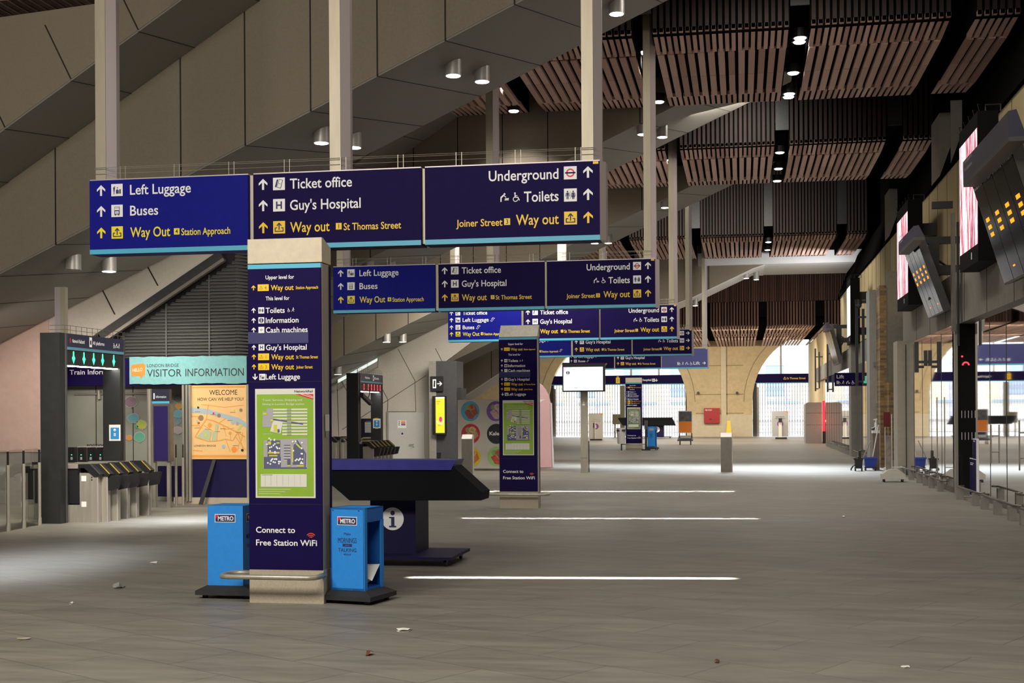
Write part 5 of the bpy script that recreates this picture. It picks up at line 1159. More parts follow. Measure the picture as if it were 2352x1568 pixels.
# ================================================================== FAR GROUP
def board_stand(px0, px1, py0, py1, pyf, label, kind):
    P = onZ((px0 + px1) / 2, pyf); y = P.y; a, b = onY(px0, py0, y), onY(px1, py1, y); W = b.x - a.x; H = a.z - b.z
    t = thing('display_board', P, label, 'board')
    m = MB(); m.box(a.x, b.x, y, y + .08, b.z, a.z, mat('board cream', (.6, .57, .52), .6) if kind != 'grey' else mat('board pale grey', (.42, .42, .43), .6)); m.build('panel', t)
    m = MB(); p = Pl(m, (a.x, y - .002, b.z), step=.004)
    PUR = mat('print purple', (.25, .06, .3), .6)
    if kind == 'welcome':
        p.text('Welcome to', W * .5, H * .76, H * .035, GREYI, W * .55, 'c'); p.text('London Bridge', W * .5, H * .69, H * .035, GREYI, W * .68, 'c'); p.disc(W * .5, H * .5, W * .2, PUR, 1, 18); p.line(W * .34, H * .62, W * .42, H * .44, W * .07, NAVYI, 2); p.line(W * .5, H * .56, W * .52, H * .44, W * .05, WHITE, 2); p.poly([(W * .7, H), (W, H), (W, H * .93)], ORNG, 1)
    elif kind == 'grey':
        p.text('MIND THE LIFT', W * .5, H * .76, H * .03, INK, W * .5, 'c'); p.text('keep your distance', W * .5, H * .7, H * .03, INK, W * .62, 'c'); p.rect(W * .42, H * .5, W * .18, H * .2, NAVYI, 2); p.ring(W * .5, H * .5, W * .12, W * .19, PUR, 1); p.poly([(W * .7, H), (W, H), (W, H * .93)], ORNG, 1)
    m.build('print', t)
    return t, a, b, y
t, a, b, y = board_stand(1352, 1385, 949, 1009, 1011, 'cream board reading Welcome to London Bridge on a black foot, by the screen post', 'welcome')
m = MB(); m.box(a.x + .1, b.x - .05, y - .25, y + .3, 0, .09, BLK); m.build('foot', t); m = MB(); x = xat(1366, y - .1); m.cyl((x, y - .1, .05), (x, y - .1, 1.15), .035, CAPST); m.build('pole', t)
t, a, b, y = board_stand(1773, 1811, 944, 1002, 1008, 'pale grey board with small dark lettering and a purple ring before the right arch', 'grey')
m = MB(); m.box(a.x + .2, b.x - .1, y - .3, y + .3, 0, .11, BLK); m.build('foot', t); m = MB(); x = xat(1792, y - .1); m.box(x - .1, x + .1, y - .14, y - .06, .05, 1.05, PAPER); m.build('post', t); m = MB(); m.box(x - .1, x + .1, y - .2, y - .1, 1.05, 1.3, CHAR); m.build('dispenser', t)
# orange framed poster trolley
P = onZ(1576, 1021); y = P.y; a, b = onY(1558, 943, y), onY(1590, 994, y)
t = thing('poster_trolley', P, 'poster trolley, grey photograph over orange, on a grey wheeled base', 'poster stand')
m = MB(); m.box(a.x, b.x, y, y + .06, b.z, a.z, PAPER); pan = m.build('poster', t)
m = MB(); W = b.x - a.x; H = a.z - b.z; p = Pl(m, (a.x, y - .002, b.z), step=.004); p.rect(.03, .03, W - .06, H * .5, ORNG); p.rect(.03, H * .52, W - .06, H * .44, mat('photo grey', (.12, .11, .11), .6, var=.5, scale=6)); m.build('print', pan)
m = MB(); m.box(a.x + .02, a.x + .07, y, y + .05, .35, b.z, CHAR); m.box(b.x - .05, b.x, y, y + .05, .35, b.z, CHAR); m.build('uprights', t)
m = MB(); m.prism([(a.x - .05, y - .3, .2), (b.x + .05, y - .3, .2), (b.x, y + .3, .42), (a.x, y + .3, .42)], (0, 0, .06), CHAR2); m.build('base', t)
for x in (a.x + .08, b.x - .08):
    for yy in (y - .25, y + .25): m = MB(); m.cyl((x - .02, yy, .08), (x + .02, yy, .08), .08, BLK, 10); m.box(x - .02, x + .02, yy - .02, yy + .02, .1, .3, BLK); m.build('caster', t)
# red fire cabinet on the end wall
a, b = onY(1617, 937, 90.7), onY(1653, 971, 90.7); t = thing('fire_cabinet', ((a.x + b.x) / 2, 90.7, b.z), 'red wall cabinet on the cream stone end wall between the arches', 'cabinet')
m = MB(); m.box(a.x, b.x, 90.6, 91, b.z, a.z, RED); m.build('body', t); m = MB(); p = Pl(m, (a.x, 90.598, b.z), step=.003); W = b.x - a.x; H = a.z - b.z; p.text('FIRE POINT', W * .3, H * .82, H * .1, WHITE, W * .45, 'c'); p.ring(W * .42, H * .2, .06, .1, INK, 1, 0, 180); m.build('lettering', t)
# wet floor sign
P = onZ(1674, 1002); y = P.y - 3; a, b = onY(1667, 966, y), onY(1681, 1002, y); m = MB(); cx_ = (a.x + b.x) / 2; Y_ = mat('caution yellow', (.8, .6, .02), .5)
t = thing('wet_floor_sign', (cx_, y, 0), 'yellow folding wet floor sign behind the lone floor stand', 'sign')
zt_ = a.z; m.prism([(a.x, y - .2, .01), (b.x, y - .2, .01), (b.x - .1, y, zt_), (a.x + .1, y, zt_)], (0, .02, 0), Y_); m.build('leaf', t)
m = MB(); m.prism([(a.x, y + .3, .01), (b.x, y + .3, .01), (b.x - .1, y + .05, zt_), (a.x + .1, y + .05, zt_)], (0, .02, 0), Y_); m.build('leaf', t)
for i, px in enumerate((1604, 1693)):
    c = onY(px, 902, 90.9); m = MB(); m.cyl((c.x, 91, c.z), (c.x, 90.8, c.z), .07, BLK, 12); m.cyl((c.x, 90.8, c.z), (c.x, 90.72, c.z), .09, BLK, 12); tag(m.build('wall_camera'), 'small black round fitting on the end wall, ' + ('left' if i == 0 else 'right') + ' of the red cabinet', 'camera')
# grey partition with red light strip
P = onZ(1850, 1018); y = P.y; t = thing('grey_partition', (xat(1869, y), y, 0), 'grey rounded partition with dotted lines and a red light strip at its right edge', 'partition')
a, b = onY(1850, 924, y), onY(1888, 1018, y); m = MB(); c = .1; m.prism([(a.x, y, 0), (b.x, y, 0), (b.x, y, a.z), (a.x + c, y, a.z), (a.x, y, a.z - c)], (0, 2.0, 0), mat('grey laminate', (.3, .29, .27), .6, var=.05)); m.build('panel', t)
m = MB(); p = Pl(m, (a.x, y - .002, 0))
for z in (zat(1868, 949, y), zat(1868, 976, y)):
    for k in range(9): p.rect(.06 + k * .095, z, .04, .03, BLK)
m.build('dotted_lines', t)
m = MB(); a2, b2_ = onY(1889, 920, y), onY(1894, 990, y); m.box(a2.x, b2_.x + .02, y - .1, y + .05, b2_.z, a2.z, mat('red strip light', (.4, 0, .02), .5, emit=1.3, ecol=(1, .02, .06))); m.build('red_light_strip', t); m = MB(); m.box(a2.x, b2_.x + .04, y - .08, y + .1, 0, b2_.z, BLK); m.build('black_base', t)
lp = bpy.data.lights.new('red_strip_glow', 'POINT'); lp.energy = 18; lp.color = (1, .25, .12); lp.shadow_soft_size = .2; lo = bpy.data.objects.new('red_strip_glow', lp); COL.objects.link(lo); lo.location = (b2_.x + .1, y - .8, 1.2)
# bagged bin ring beside the far totem
P = onZ(1428, 1034); y = P.y; t = thing('bag_holder', P, 'clear plastic bag hanging from a ring holder left of the farthest totem', 'bin')
m = MB(); x = xat(1427, y); m.cyl((x, y, 0), (x, y, 1.0), .03, CHAR); m.build('pole', t); m = MB(); a, b = onY(1416, 986, y), onY(1436, 990, y); m.box(a.x, b.x, y - .1, y + .3, b.z, a.z, CHAR); m.build('ring', t)
m = MB(); m.cyl(((a.x + b.x) / 2, y + .1, .3), ((a.x + b.x) / 2, y + .1, b.z + .15), .16, mat('cloudy plastic', (.6, .57, .55), .3), 14, .22); m.build('bag', t, True)
P = onZ(1484, 1034); t = thing('sanitiser_stand', P, 'dark slim dispenser stand between the farthest totem and its blue bin', 'stand'); y = P.y; m = MB(); m.cyl((P.x, y, 0), (P.x, y, 1.2), .05, CHAR); m.build('pole', t); m = MB(); m.box(P.x - .07, P.x + .07, y - .06, y + .06, .95, 1.35, CHAR2); m.build('dispenser', t); m = MB(); m.cyl((P.x, y, 0), (P.x, y, .05), .2, CHAR); m.build('foot', t)
# green-grey post and boxes behind the far totem
y = 89.5; a, b = onY(1424, 885, y), onY(1435, 1003, y); m = MB(); OL = mat('olive post', (.12, .11, .06), .6); m.box(a.x, b.x, y, y + .3, 0, a.z, OL); tag(m.build('arch_post'), 'dark olive post in the left arch behind the farthest totem', 'post')
a, b = onY(1407, 951, y), onY(1424, 974, y); m = MB(); m.box(a.x, b.x, y, y + .2, b.z, a.z, OL); m.box(a.x + .1, a.x + .2, y + .05, y + .15, 0, b.z, OL); tag(m.build('ticket_box'), 'small olive box standing left of the olive post in the left arch', 'box')

# ================================================================== RIGHT SIDE: SCREENS AND BOARDS
LED = led_mat(); LEDW = mat('pale led wall', (.02, .02, .02), .5, emit=1.0, ecol=(.93, .93, .95))
def led_screen(px_near, px_far, pyt, pyb, label, side=True, xs=4.0, face=None):
    n0 = onX(px_near, pyt, xs); y0 = n0.y; y1 = onX(px_far, pyt, xs).y; zt_ = n0.z; zb = onX(px_near, pyb, xs).z
    t = thing('advert_screen', (xs + .25, (y0 + y1) / 2, zb - .3), label, 'screen', 'tall advertising screens on the right wall')
    m = MB(); m.box(xs, xs + .345, y0, y1, zb - .3, zt_ + .28, mat('screen casing black', (.006, .006, .006), .7, spec=.1)); m.build('casing', t)
    m = MB(); p = Pl(m, (xs - .001, y1 - .03, zb), (0, -1, 0)); p.rect(0, 0, y1 - y0 - .05, zt_ - zb, face or LED, 1); m.build('display', t)
    m = MB(); p = Pl(m, (xs - .001, (y0 + y1) / 2 - .2, zb - .2), (0, -1, 0)); p.disc(.1, .08, .05, WHITE, 1, 8); p.rect(.05, 0, .1, .05, WHITE, 1); m.build('logo', t)
    m = MB()
    for k in range(5): yy = y0 + (y1 - y0) * k / 4; m.tube([(xs + .03, yy, zt_ + .28), (xs + .0, yy, zt_ + .4), (xs + .05, yy + .05, zt_ + .4)], .008, BLK, 5)
    m.tube([(xs + .15, y0 + .1, zt_ + .28), (xs + .15, y0 + .1, zt_ + .4), (xs + .4, y0 + .1, zt_ + .4), (xs + .4, y0 + .1, zt_ + .28)], .015, BLK, 6); m.build('top_hooks', t)
    m = MB(); m.box(xs + .345, 4.79, (y0 + y1) / 2 - .3, (y0 + y1) / 2 + .3, zt2 + .05, zt2 + .3, BLK); m.box(xs + .345, 4.79, (y0 + y1) / 2 - .3, (y0 + y1) / 2 + .3, zt_ - .5, zt_ - .2, BLK); m.build('bracket', t)
    gl = area_light('screen_glow', (xs - .12, (y0 + y1) / 2, (zt_ + zb) / 2), (xs - 4, (y0 + y1) / 2, (zt_ + zb) / 2 - 1), y1 - y0, zt_ - zb, 14, (1, .8, .85))
    return t
led_screen(2245, 2203, 292, 560, 'nearest tall advertising screen showing pink and red streaks, on the right wall')
led_screen(2085, 2060, 484, 672, 'second tall pink and red advertising screen, behind the second departure board')
led_screen(1953, 1945, 655, 770, 'farthest tall advertising screen, pale, above the Lift sign', face=LEDW)

DISP = mat('board glass black', (.006, .006, .009), .12, spec=.04); 
def dep_board(tf, bf, y_len, label, cols, glow, hdr, mastpx=None):
    F0 = onX(*tf, 3.6); G = onY(*bf, F0.y); y1 = F0.y; y0 = y1 - y_len
    t = thing('departure_board', (F0.x + .2, (y0 + y1) / 2, G.z), label, 'departure board', 'tilted departure boards')
    up = Vector((F0.x - G.x, 0, F0.z - G.z)); Lh = up.length; up.normalize(); nrm = Vector((0, -1, 0)).cross(up)   # outward face normal
    m = MB(); n = cols; wd = y_len / n
    back = -nrm * .16
    m.prism([(G.x, y0, G.z), (F0.x, y0, F0.z), (F0.x + back.x, y0, F0.z + back.z), (G.x + back.x, y0, G.z + back.z)], (0, y_len, 0), CHAR2); m.build('casing', t)
    for k in range(n):
        o = Vector((G.x, y1 - wd * k - .015, G.z)) + up * .03; m = MB(); p = Pl(m, o + nrm * .003, (0, -1, 0), up); p.rect(0, 0, wd - .03, Lh - .06, DISP, 1)
        s = m.build('screen', t)
        m = MB(); p = Pl(m, o + nrm * .006, (0, -1, 0), up)
        if glow:
            for r in range(3): p.rect(wd * .24, Lh * (.44 + r * .07), wd * .34, Lh * .036, AMB, 1)
            if k % 2: p.rect(wd * .3, Lh * .1, wd * .2, Lh * .015, AMB, 1)
        rr = random.Random(k)
        for q_ in range(9): p.rect(wd * (.05 + q_ * .1), Lh * .9, wd * rr.uniform(.02, .06), Lh * rr.uniform(.015, .03), WHITE, 1)
        m.build('led_text', s)
    # header box
    a, b, c, d = [onX(*q_, 3.4) for q_ in hdr]     # far top, near top, near bottom, far bottom
    yn, yf = b.y, a.y
    m = MB(); m.prism([(3.4, yf, d.z), (3.4, yf, a.z), (3.5, yf, a.z + .02), (3.62, yf, d.z)], (0, yn - yf, 0), SLATE); m.prism([(3.405, yf, d.z - .06), (3.4, yf, d.z), (3.62, yf, d.z), (3.62, yf, d.z - .06)], (0, yn - yf, 0), CHAR2); h_ = m.build('header', t)
    m = MB(); p = Pl(m, (3.398, yf - .1, d.z + .1), (0, -1, 0)); 
    for r in range(2): p.text('Train departures', 0, .05 + r * .12, .06, GREYI, .7)
    m.build('lettering', h_)
    m = MB(); ym = (y0 + y1) / 2; zc = (F0.z + G.z) / 2
    m.box(F0.x + .1, 4.79, ym - .08, ym + .08, F0.z - .05, F0.z + .1, BLK); m.box(4.02, 4.22, ym - .12, ym + .12, G.z + .35, F0.z, BLK); m.box(4.2, 4.79, ym - .1, ym + .1, max(zc - .1, zt2 + .1), max(zc + .1, zt2 + .3), BLK)
    m.tube([(4.1, ym + .15, F0.z - .3), (4.4, ym + .2, F0.z - .5), (4.2, ym + .2, zc)], .03, BLK); m.build('bracket', t)
    return t, y0, y1
dep_board((2232, 422), (2308, 655), 3.0, 'nearest tilted departure board with large amber numbers, cut by the frame edge', 4, True, ((2212, 372), (2316, 253), (2335, 292), (2224, 409)))
t, y0, y1 = dep_board((2073, 571), (2134, 733), 2.2, 'second tilted departure board, amber numbers and white glare streaks, on a steel mast', 4, True, ((2064, 556), (2098, 511), (2105, 536), (2073, 570)))
a = onX(2188, 490, 4.2); m = MB(); m.box(4.17, 4.24, a.y - .08, a.y + .08, 3.3, a.z, STEELD); m.box(4.25, 4.29, a.y - .2, a.y - .12, 3.0, a.z - .2, BLK); m.build('mast', t)
m = MB(); b = onX(2110, 536, 4.1); m.box(3.8, 4.2, a.y - .05, a.y + .05, b.z - .08, b.z + .06, BLK); m.build('arm', t)
dep_board((1893, 757), (1915, 840), 3.2, 'farthest departure board, seen edge on and silvery, by the Lift sign', 3, False, ((1890, 748), (1897, 736), (1902, 746), (1894, 756)))

# lift sign, cameras and masts
y = 48.5; a, b = onY(1917, 856, y), onY(1965, 886, y); t = thing('lift_sign', (a.x, y, b.z), 'small navy Lift sign with four white symbols on the right side', 'sign')
m = MB(); m.box(a.x, min(4.29, onY(1996, 886, y).x), y, y + .1, b.z, a.z, NAVY); m.build('board', t)
m = MB(); p = Pl(m, (a.x, y - .002, b.z), step=.003); p.text('Lift', .07, .28, .13, WHITE, .26); 
for k, ic in enumerate(('people', 'walk', 'baby', 'wheelchair')): icon(p, ic, .06 + k * .17, .06, .14, WHITE, None)
m.build('lettering', t)
EX = mat('exit green', (.0, .25, .12), .5, emit=.35, ecol=(.1, .8, .5)); a, b = onY(1982, 858, 44.6), onY(1996, 884, 44.6); m = MB(); m.box(a.x, 4.3, 44.6, 44.7, b.z, a.z, BLK); p = Pl(m, (a.x, 44.598, b.z), step=.003); p.rect(.02, .06, .15, .24, EX); p.disc(.12, .28, .03, WHITE, 2); p.line(.12, .25, .1, .14, .03, WHITE, 2); p.line(.1, .15, .16, .1, .02, WHITE, 2); tag(m.build('exit_sign'), 'small glowing green exit sign at the right end of the Lift sign', 'sign')
def mast(px, py0, py1, y, label, cam=False):
    a, b = onY(px, py0, y), onY(px, py1, y); t = thing('service_mast', (a.x, y, b.z), label, 'mast')
    m = MB(); m.box(a.x - .05, a.x + .04, y, y + .08, b.z, a.z, BLK); m.box(a.x + .16, a.x + .24, y, y + .08, b.z + .15, a.z - .2, BLK); m.box(a.x + .04, a.x + .16, y + .02, y + .06, b.z + .1, b.z + .16, BLK); m.box(a.x + .04, a.x + .4, y + .02, y + .06, a.z - .5, a.z - .44, BLK); m.build('rails', t)
    if cam:
        m = MB(); m.box(a.x + .1, a.x + .55, y, y + .08, a.z - .02, a.z + .06, BLK); m.cyl((a.x + .05, y, a.z - .05), (a.x + .05, y, a.z + .1), .11, CHAR, 14); m.build('arm', t)
        m = MB(); rr = .11
        m.cyl((a.x + .05, y, a.z - .05), (a.x + .05, y, a.z - .12), rr, CHAR2, 14, rr * .9); m.cyl((a.x + .05, y, a.z - .12), (a.x + .05, y, a.z - .18), rr * .9, BLK, 14, rr * .5); m.build('camera_dome', t, True)
mast(1968, 695, 885, 44.0, 'black double rail mast with a domed camera before the farthest screen', True)
mast(1901, 790, 900, 66, 'slim dark double rail mast left of the Lift sign')
mast(1873, 800, 898, 75, 'slim dark double rail mast hanging in front of the right arch')
mast(2106, 785, 855, 31.8, 'dark double rail fixing seen against the second glass shop front')
# navy notice board leaning at the shop front
XN = 4.455; a, b = onX(2227, 1051, XN), onX(2243, 1141, XN); t = thing('notice_stand', (XN, (a.y + b.y) / 2, 0), 'low navy notice board standing before the nearest glass shop front', 'board')
m = MB(); m.box(XN, XN + .03, b.y, a.y, .02, a.z, WHITE); p = Pl(m, (XN - .001, a.y, .02), (0, -1, 0)); L = a.y - b.y; p.rect(.015, .015, L - .03, a.z - .05, NAVY, 1); p.rect(.1, a.z - .12, L * .5, .015, WHITE, 2); p.rect(.1, a.z - .15, L * .4, .015, WHITE, 2); m.build('board', t)
zu_ = onX(2238, 1007, XN).z; m = MB(); m.box(XN, XN + .03, b.y, a.y - L * .5, a.z, zu_, WHITE); p = Pl(m, (XN - .001, a.y - L * .5, a.z), (0, -1, 0)); p.rect(.02, .0, L * .5 - .02, zu_ - a.z - .02, NAVY, 1); p.rect(.08, (zu_ - a.z) * .85, L * .25, .02, WHITE, 2); m.build('upper_panel', t)
m = MB(); m.tube([(4.2, b.y + .1, .02), (4.44, b.y + .1, .02)], .012, STEEL); m.build('foot', t)

# ================================================================== CLEANING GEAR
def bucket(px, py, pyt, w, mt, label, wring):
    P = onZ(px, py); zt_ = zat(px, pyt, P.y); t = thing('mop_bucket', P, label, 'bucket'); h = w / 2
    m = MB(); q0 = [(-h * .8, -h * .6, .1), (h * .8, -h * .6, .1), (h * .8, h * .6, .1), (-h * .8, h * .6, .1)]; q1 = [(-h, -h * .75, zt_), (h, -h * .75, zt_), (h, h * .75, zt_), (-h, h * .75, zt_)]
    vs = [(P.x + a_, P.y + b_, c_) for a_, b_, c_ in q0 + q1]; m.add(vs, [(0, 1, 5, 4), (1, 2, 6, 5), (2, 3, 7, 6), (3, 0, 4, 7), (3, 2, 1, 0)], mt)
    for (a_, b_, c_, d_) in ((-h - .01, h + .01, -h * .75 - .02, -h * .75), (-h - .01, h + .01, h * .75, h * .75 + .02)): m.box(P.x + a_, P.x + b_, P.y + c_, P.y + d_, zt_ - .04, zt_, mt)
    m.build('tub', t)
    m = MB(); m.box(P.x - h * .9, P.x + h * .9, P.y - h * .65, P.y + h * .65, .07, .1, BLK); m.build('chassis', t)
    for sx in (-.75, .75):
        for sy in (-.5, .5): m = MB(); m.cyl((P.x + sx * h - .015, P.y + sy * h, .045), (P.x + sx * h + .015, P.y + sy * h, .045), .045, BLK, 10); m.build('caster', t)
    if wring:
        m = MB(); m.box(P.x - h * .2, P.x + h * .5, P.y - .1, P.y + .1, zt_, zt_ + .05, mt); m.box(P.x + .0, P.x + .07, P.y - .04, P.y + .04, zt_, zt_ + .22, mt); m.build('wringer', t)
    return P, zt_
P1, z1_ = bucket(1972, 1081, 1052, .24, BLK, 'black mop bucket on casters at the edge of the bright floor band', True)
m = MB(); a = onZ(1955, 1080); m.tube([(P1.x - .1, P1.y, .16), (a.x + .05, a.y, .12), (a.x, a.y, .04)], .02, BLK); m.cyl((a.x - .015, a.y, .04), (a.x + .015, a.y, .04), .04, BLK, 10); tag(m.build('bucket_pedal'), 'black pedal and wheel reaching left from the black mop bucket', 'pedal')
P2_, z2_ = bucket(1999, 1080, 1050, .36, mat('bucket blue', (.02, .06, .42), .45), 'blue mop bucket on casters beside the black one', False)
def stick(p0, p1, r, mt, nm, label, cat, extra=None):
    t = thing(nm, p0, label, cat); m = MB(); m.cyl(p0, p1, r, mt, 8); m.build('handle', t, True)
    if extra: extra(t)
y = P2_.y
def mophead(t):
    m = MB(); q0 = onY(1983, 1050, y); m.cyl((q0.x, y, .15), (q0.x + .02, y, .32), .05, PAPER, 10, .03); m.build('mop_head', t)
stick(tuple(onY(1983, 1050, y)), tuple(onY(2000, 1012, y)), .013, STEEL, 'mop', 'thin mop leaning from the blue bucket, shorter of the two', 'mop', mophead)
def mh2(t):
    m = MB(); q0 = onY(2005, 1048, y + .1); m.cyl((q0.x, y + .1, .15), (q0.x, y + .1, .36), .05, PAPER, 10, .03); m.build('mop_head', t)
stick(tuple(onY(2005, 1048, y + .1)), tuple(onY(2018, 975, y + .1)), .016, PAPER, 'mop', 'longer white handled mop leaning from the blue bucket against the grey column', 'mop', mh2)
# spray bottle on a small post
y = 39.2; a = onY(2008, 988, y); t = thing('spray_bottle', (a.x + .1, y, a.z), 'white spray bottle with grey cloth on the post behind the blue bucket', 'bottle')
m = MB(); b = onY(2012, 967, y); m.cyl((b.x, y, a.z), (b.x, y, b.z - .03), .05, PAPER, 12, .04); m.cyl((b.x, y, b.z - .03), (b.x, y, b.z + .03), .018, PAPER, 8); m.build('bottle', t); m = MB(); m.prism([(b.x - .07, y - .02, b.z + .03), (b.x + .03, y - .02, b.z + .03), (b.x + .03, y - .02, b.z + .08), (b.x - .07, y - .02, b.z + .06)], (0, .04, 0), PAPER); m.build('trigger', t)
m = MB(); m.cyl((b.x - .12, y - .02, a.z + .02), (b.x - .03, y, a.z + .08), .05, CHAR2, 10, .03); m.build('cloth', t)
m = MB(); a = onY(2004, 988, y); b2_ = onY(2020, 1078, y); m.box(a.x, b2_.x, y - .05, y + .15, 0, a.z, mat('bin brown', (.16, .12, .08), .6)); m.box(a.x - .01, b2_.x + .01, y - .06, y + .16, a.z - .08, a.z, PAPER); tag(m.build('small_bin_post'), 'narrow brown box with pale top behind the blue mop bucket', 'box')
# red sign stand
y = 39.3
t = thing('red_sign_stand', (xat(2033, y), y, 0), 'dark red sign plate on a thin white pole in front of the brick pier', 'sign stand')
a, b = onY(2029, 946, y), onY(2045, 980, y); m = MB(); m.box(a.x, b.x, y, y + .03, b.z, a.z, mat('dark red plate', (.16, .01, .015), .5)); m.build('plate', t); m = MB(); x = xat(2033, y); m.cyl((x, y + .03, .03), (x, y + .03, b.z), .014, PAPER, 8); m.build('pole', t); m = MB(); m.box(x - .06, x + .06, y - .1, y + .1, 0, .05, PAPER); m.build('foot', t)
# white trolley base with frame
Pa, Pb = onZ(2026, 1107), onZ(2080, 1107); y = Pa.y; t = thing('white_trolley', ((Pa.x + Pb.x) / 2, y, 0), 'white trolley base with sloping ends and a thin white frame, before the pale stone pier', 'trolley')
zb = zat(2050, 1085, y); zt_ = zb + .0
m = MB(); WT = mat('trolley white', (.55, .52, .46), .5); xm = (Pa.x + Pb.x) / 2; m.prism([(Pa.x, y, .07), (Pb.x, y, .07), (Pb.x, y, zb * .8), (xm + .1, y, zb + .08), (xm - .1, y, zb + .08), (Pa.x, y, zb * .8)], (0, .35, 0), WT); m.build('base', t)
for x in (Pa.x + .06, Pb.x - .06):
    for yy in (y + .05, y + .3): m = MB(); m.cyl((x - .015, yy, .035), (x + .015, yy, .035), .035, BLK, 10); m.build('caster', t)
m = MB(); a = onY(2048, 951, y + .15); m.cyl((a.x, y + .15, zb), (a.x, y + .15, a.z), .014, WT, 8); m.cyl((a.x, y + .15, zb + .12), (a.x + .3, y + .15, zb + .12), .014, WT, 8); m.build('frame', t); m = MB(); b = onY(2035, 1000, y + .2); m.box(b.x, a.x - .02, y + .2, y + .22, zb, b.z, mat('stained grey sheet', (.22, .18, .16), .5, var=.4, scale=6)); m.build('panel', t)
# wall lamp boxes on the brick pier
m = MB(); a = onY(2012, 836, 41.6); m.box(a.x - .06, a.x + .1, 41.55, 41.7, a.z - .06, a.z + .06, STEELD); m.box(a.x, a.x + .03, 41.6, 41.65, a.z - 1.2, a.z, STEEL); tag(m.build('conduit_box'), 'small grey conduit box with a thin pipe at the left edge of the brick pier', 'box')

# ================================================================== LIGHT FITTINGS
def downlight(px, py, label, m_=.454, c_=9.64, on_=True, r=.135, p=90, h=.24):
    P = on_soffit(px, py - 14, m_, c_); t = thing('downlight', (P.x, P.y, P.z - h), label, 'downlight', 'round downlights under the staircases')
    m = MB(); m.cyl((P.x, P.y, P.z + .06), (P.x, P.y, P.z - h), r, mat('downlight body', (.42, .4, .37), .4, .3), 18); m.build('housing', t, True)
    m = MB(); m.cyl((P.x, P.y, P.z - h - .001), (P.x, P.y, P.z - h - .006), r * .86, LAMP if on_ else STEELD, 18); m.build('lens', t)
    if on_: spot('downlight_lamp', (P.x, P.y, P.z - h - .03), p)
DL1 = [(250, 607, 'lit downlight, lower one of the pair left of the near sign'), (738, 310, 'lit downlight left of the middle post of the nearest sign'), (813, 322, 'lit downlight right of the middle post of the nearest sign'), (1041, 155, 'left of two lit downlights high on the near staircase'), (1107, 170, 'right of two lit downlights high on the near staircase'), (1416, 14, 'lit downlight at the top edge right of the sign post')]
downlight(168, 602, 'unlit downlight, left one of the pair left of the near sign', on_=False)
for px, py, lb in DL1: downlight(px, py, lb)
for px, py, lb in ((1476, 300, 'left of two lit downlights on the second staircase, behind a post'), (1521, 307, 'right of two lit downlights on the second staircase'), (847, 617, 'left downlight peeping above the second hanging sign'), (897, 619, 'right downlight peeping above the second hanging sign')): downlight(px, py, lb, c_=9.62)
for px, py, lb in ((1527, 474, 'lit downlight on the third staircase beside a sign post'), (1366, 556, 'left downlight just below the corner of the nearest sign'), (1397, 556, 'right downlight just below the corner of the nearest sign'), (888, 783, 'left of two lit downlights below the second sign'), (925, 783, 'right of two lit downlights below the second sign'), (776, 858, 'lit downlight beside the nearest totem, above the far gates')): downlight(px, py, lb, c_=9.62)
def downlight_at(px, py, y, label):
    c = onY(px, py, y); t = thing('downlight', (c.x, y, c.z), label, 'downlight', 'round downlights on the far landing')
    m = MB(); m.cyl((c.x, y, c.z), (c.x, y, c.z + .45), .13, mat('downlight body', (.42, .4, .37), .4, .3), 16); m.build('housing', t, True); m = MB(); m.cyl((c.x, y, c.z - .001), (c.x, y, c.z - .006), .12, LAMP, 16); m.build('lens', t); spot('downlight_lamp', (c.x, y, c.z - .04), 260)
for px, py, y, lb in ((1714, 639, 63.4, 'left downlight on the sloping far flight'), (1737, 642, 64.4, 'right downlight on the sloping far flight'), (1855, 614, 64.5, 'left downlight under the far landing'), (1877, 618, 65.3, 'right downlight under the far landing'), (1597, 702, 63.8, 'downlight at the lower left of the far flight')): downlight_at(px, py, y, lb)
CS = ' lamp from the top in the central ceiling slot'
SL = [(1480, 123, 27.3, 'upper lamp in the slot left of centre, above a sign post'), (1513, 236, 30, 'lower lamp in the slot left of centre, right of a sign post'), (1180, 257, 30, 'lower lamp in the far left slot beside the rear post'), (1148, 207, 28.5, 'upper lamp in the far left slot beside the rear post')]
SL += [(px, py, y, w_ + CS) for px, py, y, w_ in ((1838, 90, 26.2, 'first'), (1836, 99, 26.6, 'second'), (1822, 170, 28.3, 'third'), (1813, 218, 29.6, 'fourth'), (1811, 225, 29.9, 'fifth'), (1791, 352, 37.2, 'sixth'), (1788, 389, 39, 'seventh'), (1785, 417, 41, 'eighth'), (1765, 557, 55.5, 'ninth'), (1763, 575, 58, 'tenth'))]
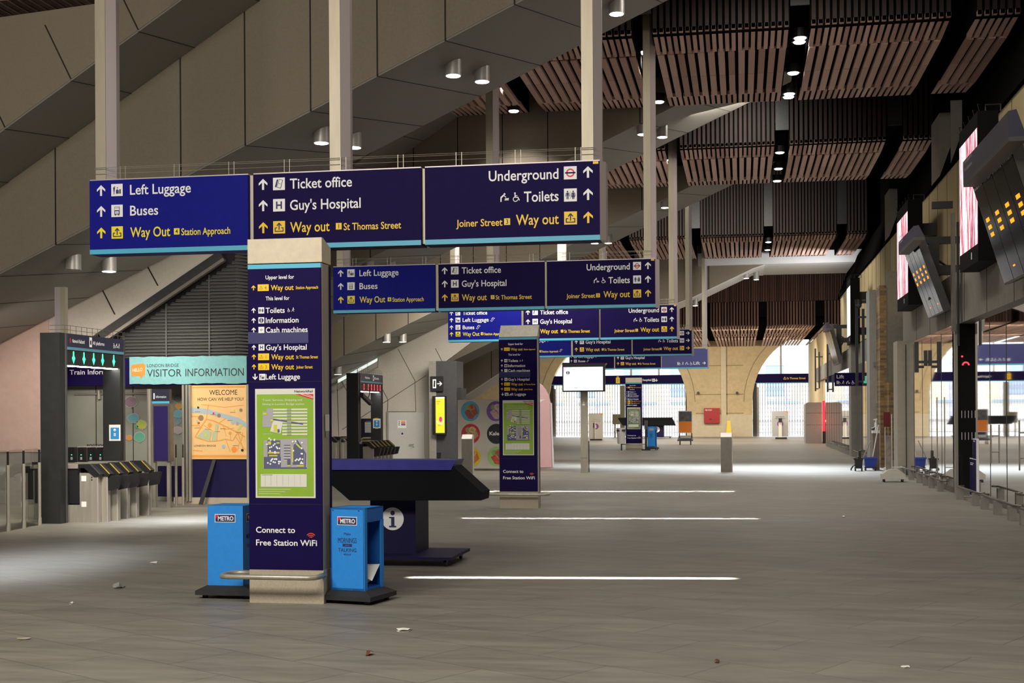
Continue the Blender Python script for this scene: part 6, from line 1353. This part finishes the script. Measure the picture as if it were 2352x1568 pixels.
SL += [(1541, 368, 37.5, 'lamp in the second bay, in the slot left of centre'), (1577, 562, 56, 'lamp in the third bay, in the slot left of centre')]
for px, py, y, wd in SL:
    c = onY(px, py, y); t = thing('slot_light', (c.x, y, c.z), wd, 'ceiling light', 'lights in the dark ceiling slots')
    m = MB(); m.cyl((c.x, y, c.z + .02), (c.x, y, c.z + .2), .15, BLK, 16); m.build('housing', t); m = MB(); m.cyl((c.x, y, c.z + .019), (c.x, y, c.z), .12, LAMP, 16, .1); m.build('lens', t)
    if not wd.startswith(('second', 'fifth')): spot('slot_lamp', (c.x, y, c.z - .03), 260, angle=120)

# ================================================================== LITTER
def litter(px, py, sx, sy, mt, label, h=.02, cat='litter'):
    P = onZ(px, py); rr = random.Random(px); n = 9; pts = [(P.x + sx * math.cos(2 * math.pi * k / n) * rr.uniform(.6, 1), P.y + sy * math.sin(2 * math.pi * k / n) * rr.uniform(.6, 1), .004 + rr.uniform(0, h)) for k in range(n)]
    m = MB(); c = (P.x, P.y, h * 1.2); m.add(pts + [c], [(k, (k + 1) % n, n) for k in range(n)], mt); m.add([(x, y, .002) for x, y, z in pts], [tuple(range(n - 1, -1, -1))], mt); tag(m.build('litter'), label, cat)
LEAF = mat('dry leaf', (.12, .04, .015), .8)
litter(928, 1448, .065, .1, PAPER, 'white paper scrap on the floor right of the blue bins'); litter(352, 1294, .04, .1, PAPER, 'white scrap on the floor left of the left newspaper bin')
litter(274, 1350, .055, .12, mat('grey wrapper', (.3, .3, .3), .5), 'crumpled grey wrapper in the pale patch of floor at left', .05); litter(165, 1387, .02, .05, PAPER, 'tiny white scrap on the floor at far left'); litter(52, 1467, .07, .06, mat('beige scrap', (.4, .35, .27), .8), 'beige scrap at the lower left of the floor', .004)
litter(848, 1504, .03, .05, LEAF, 'brown dry leaf near the bottom of the floor', .03); litter(2080, 1532, .04, .05, PAPER, 'pale scrap at the lower right of the floor', .01); litter(1937, 1187, .03, .1, PAPER, 'small pale scrap on the floor toward the right shop fronts'); litter(1647, 1521, .02, .03, LEAF, 'tiny brown leaf low in the middle right of the floor')
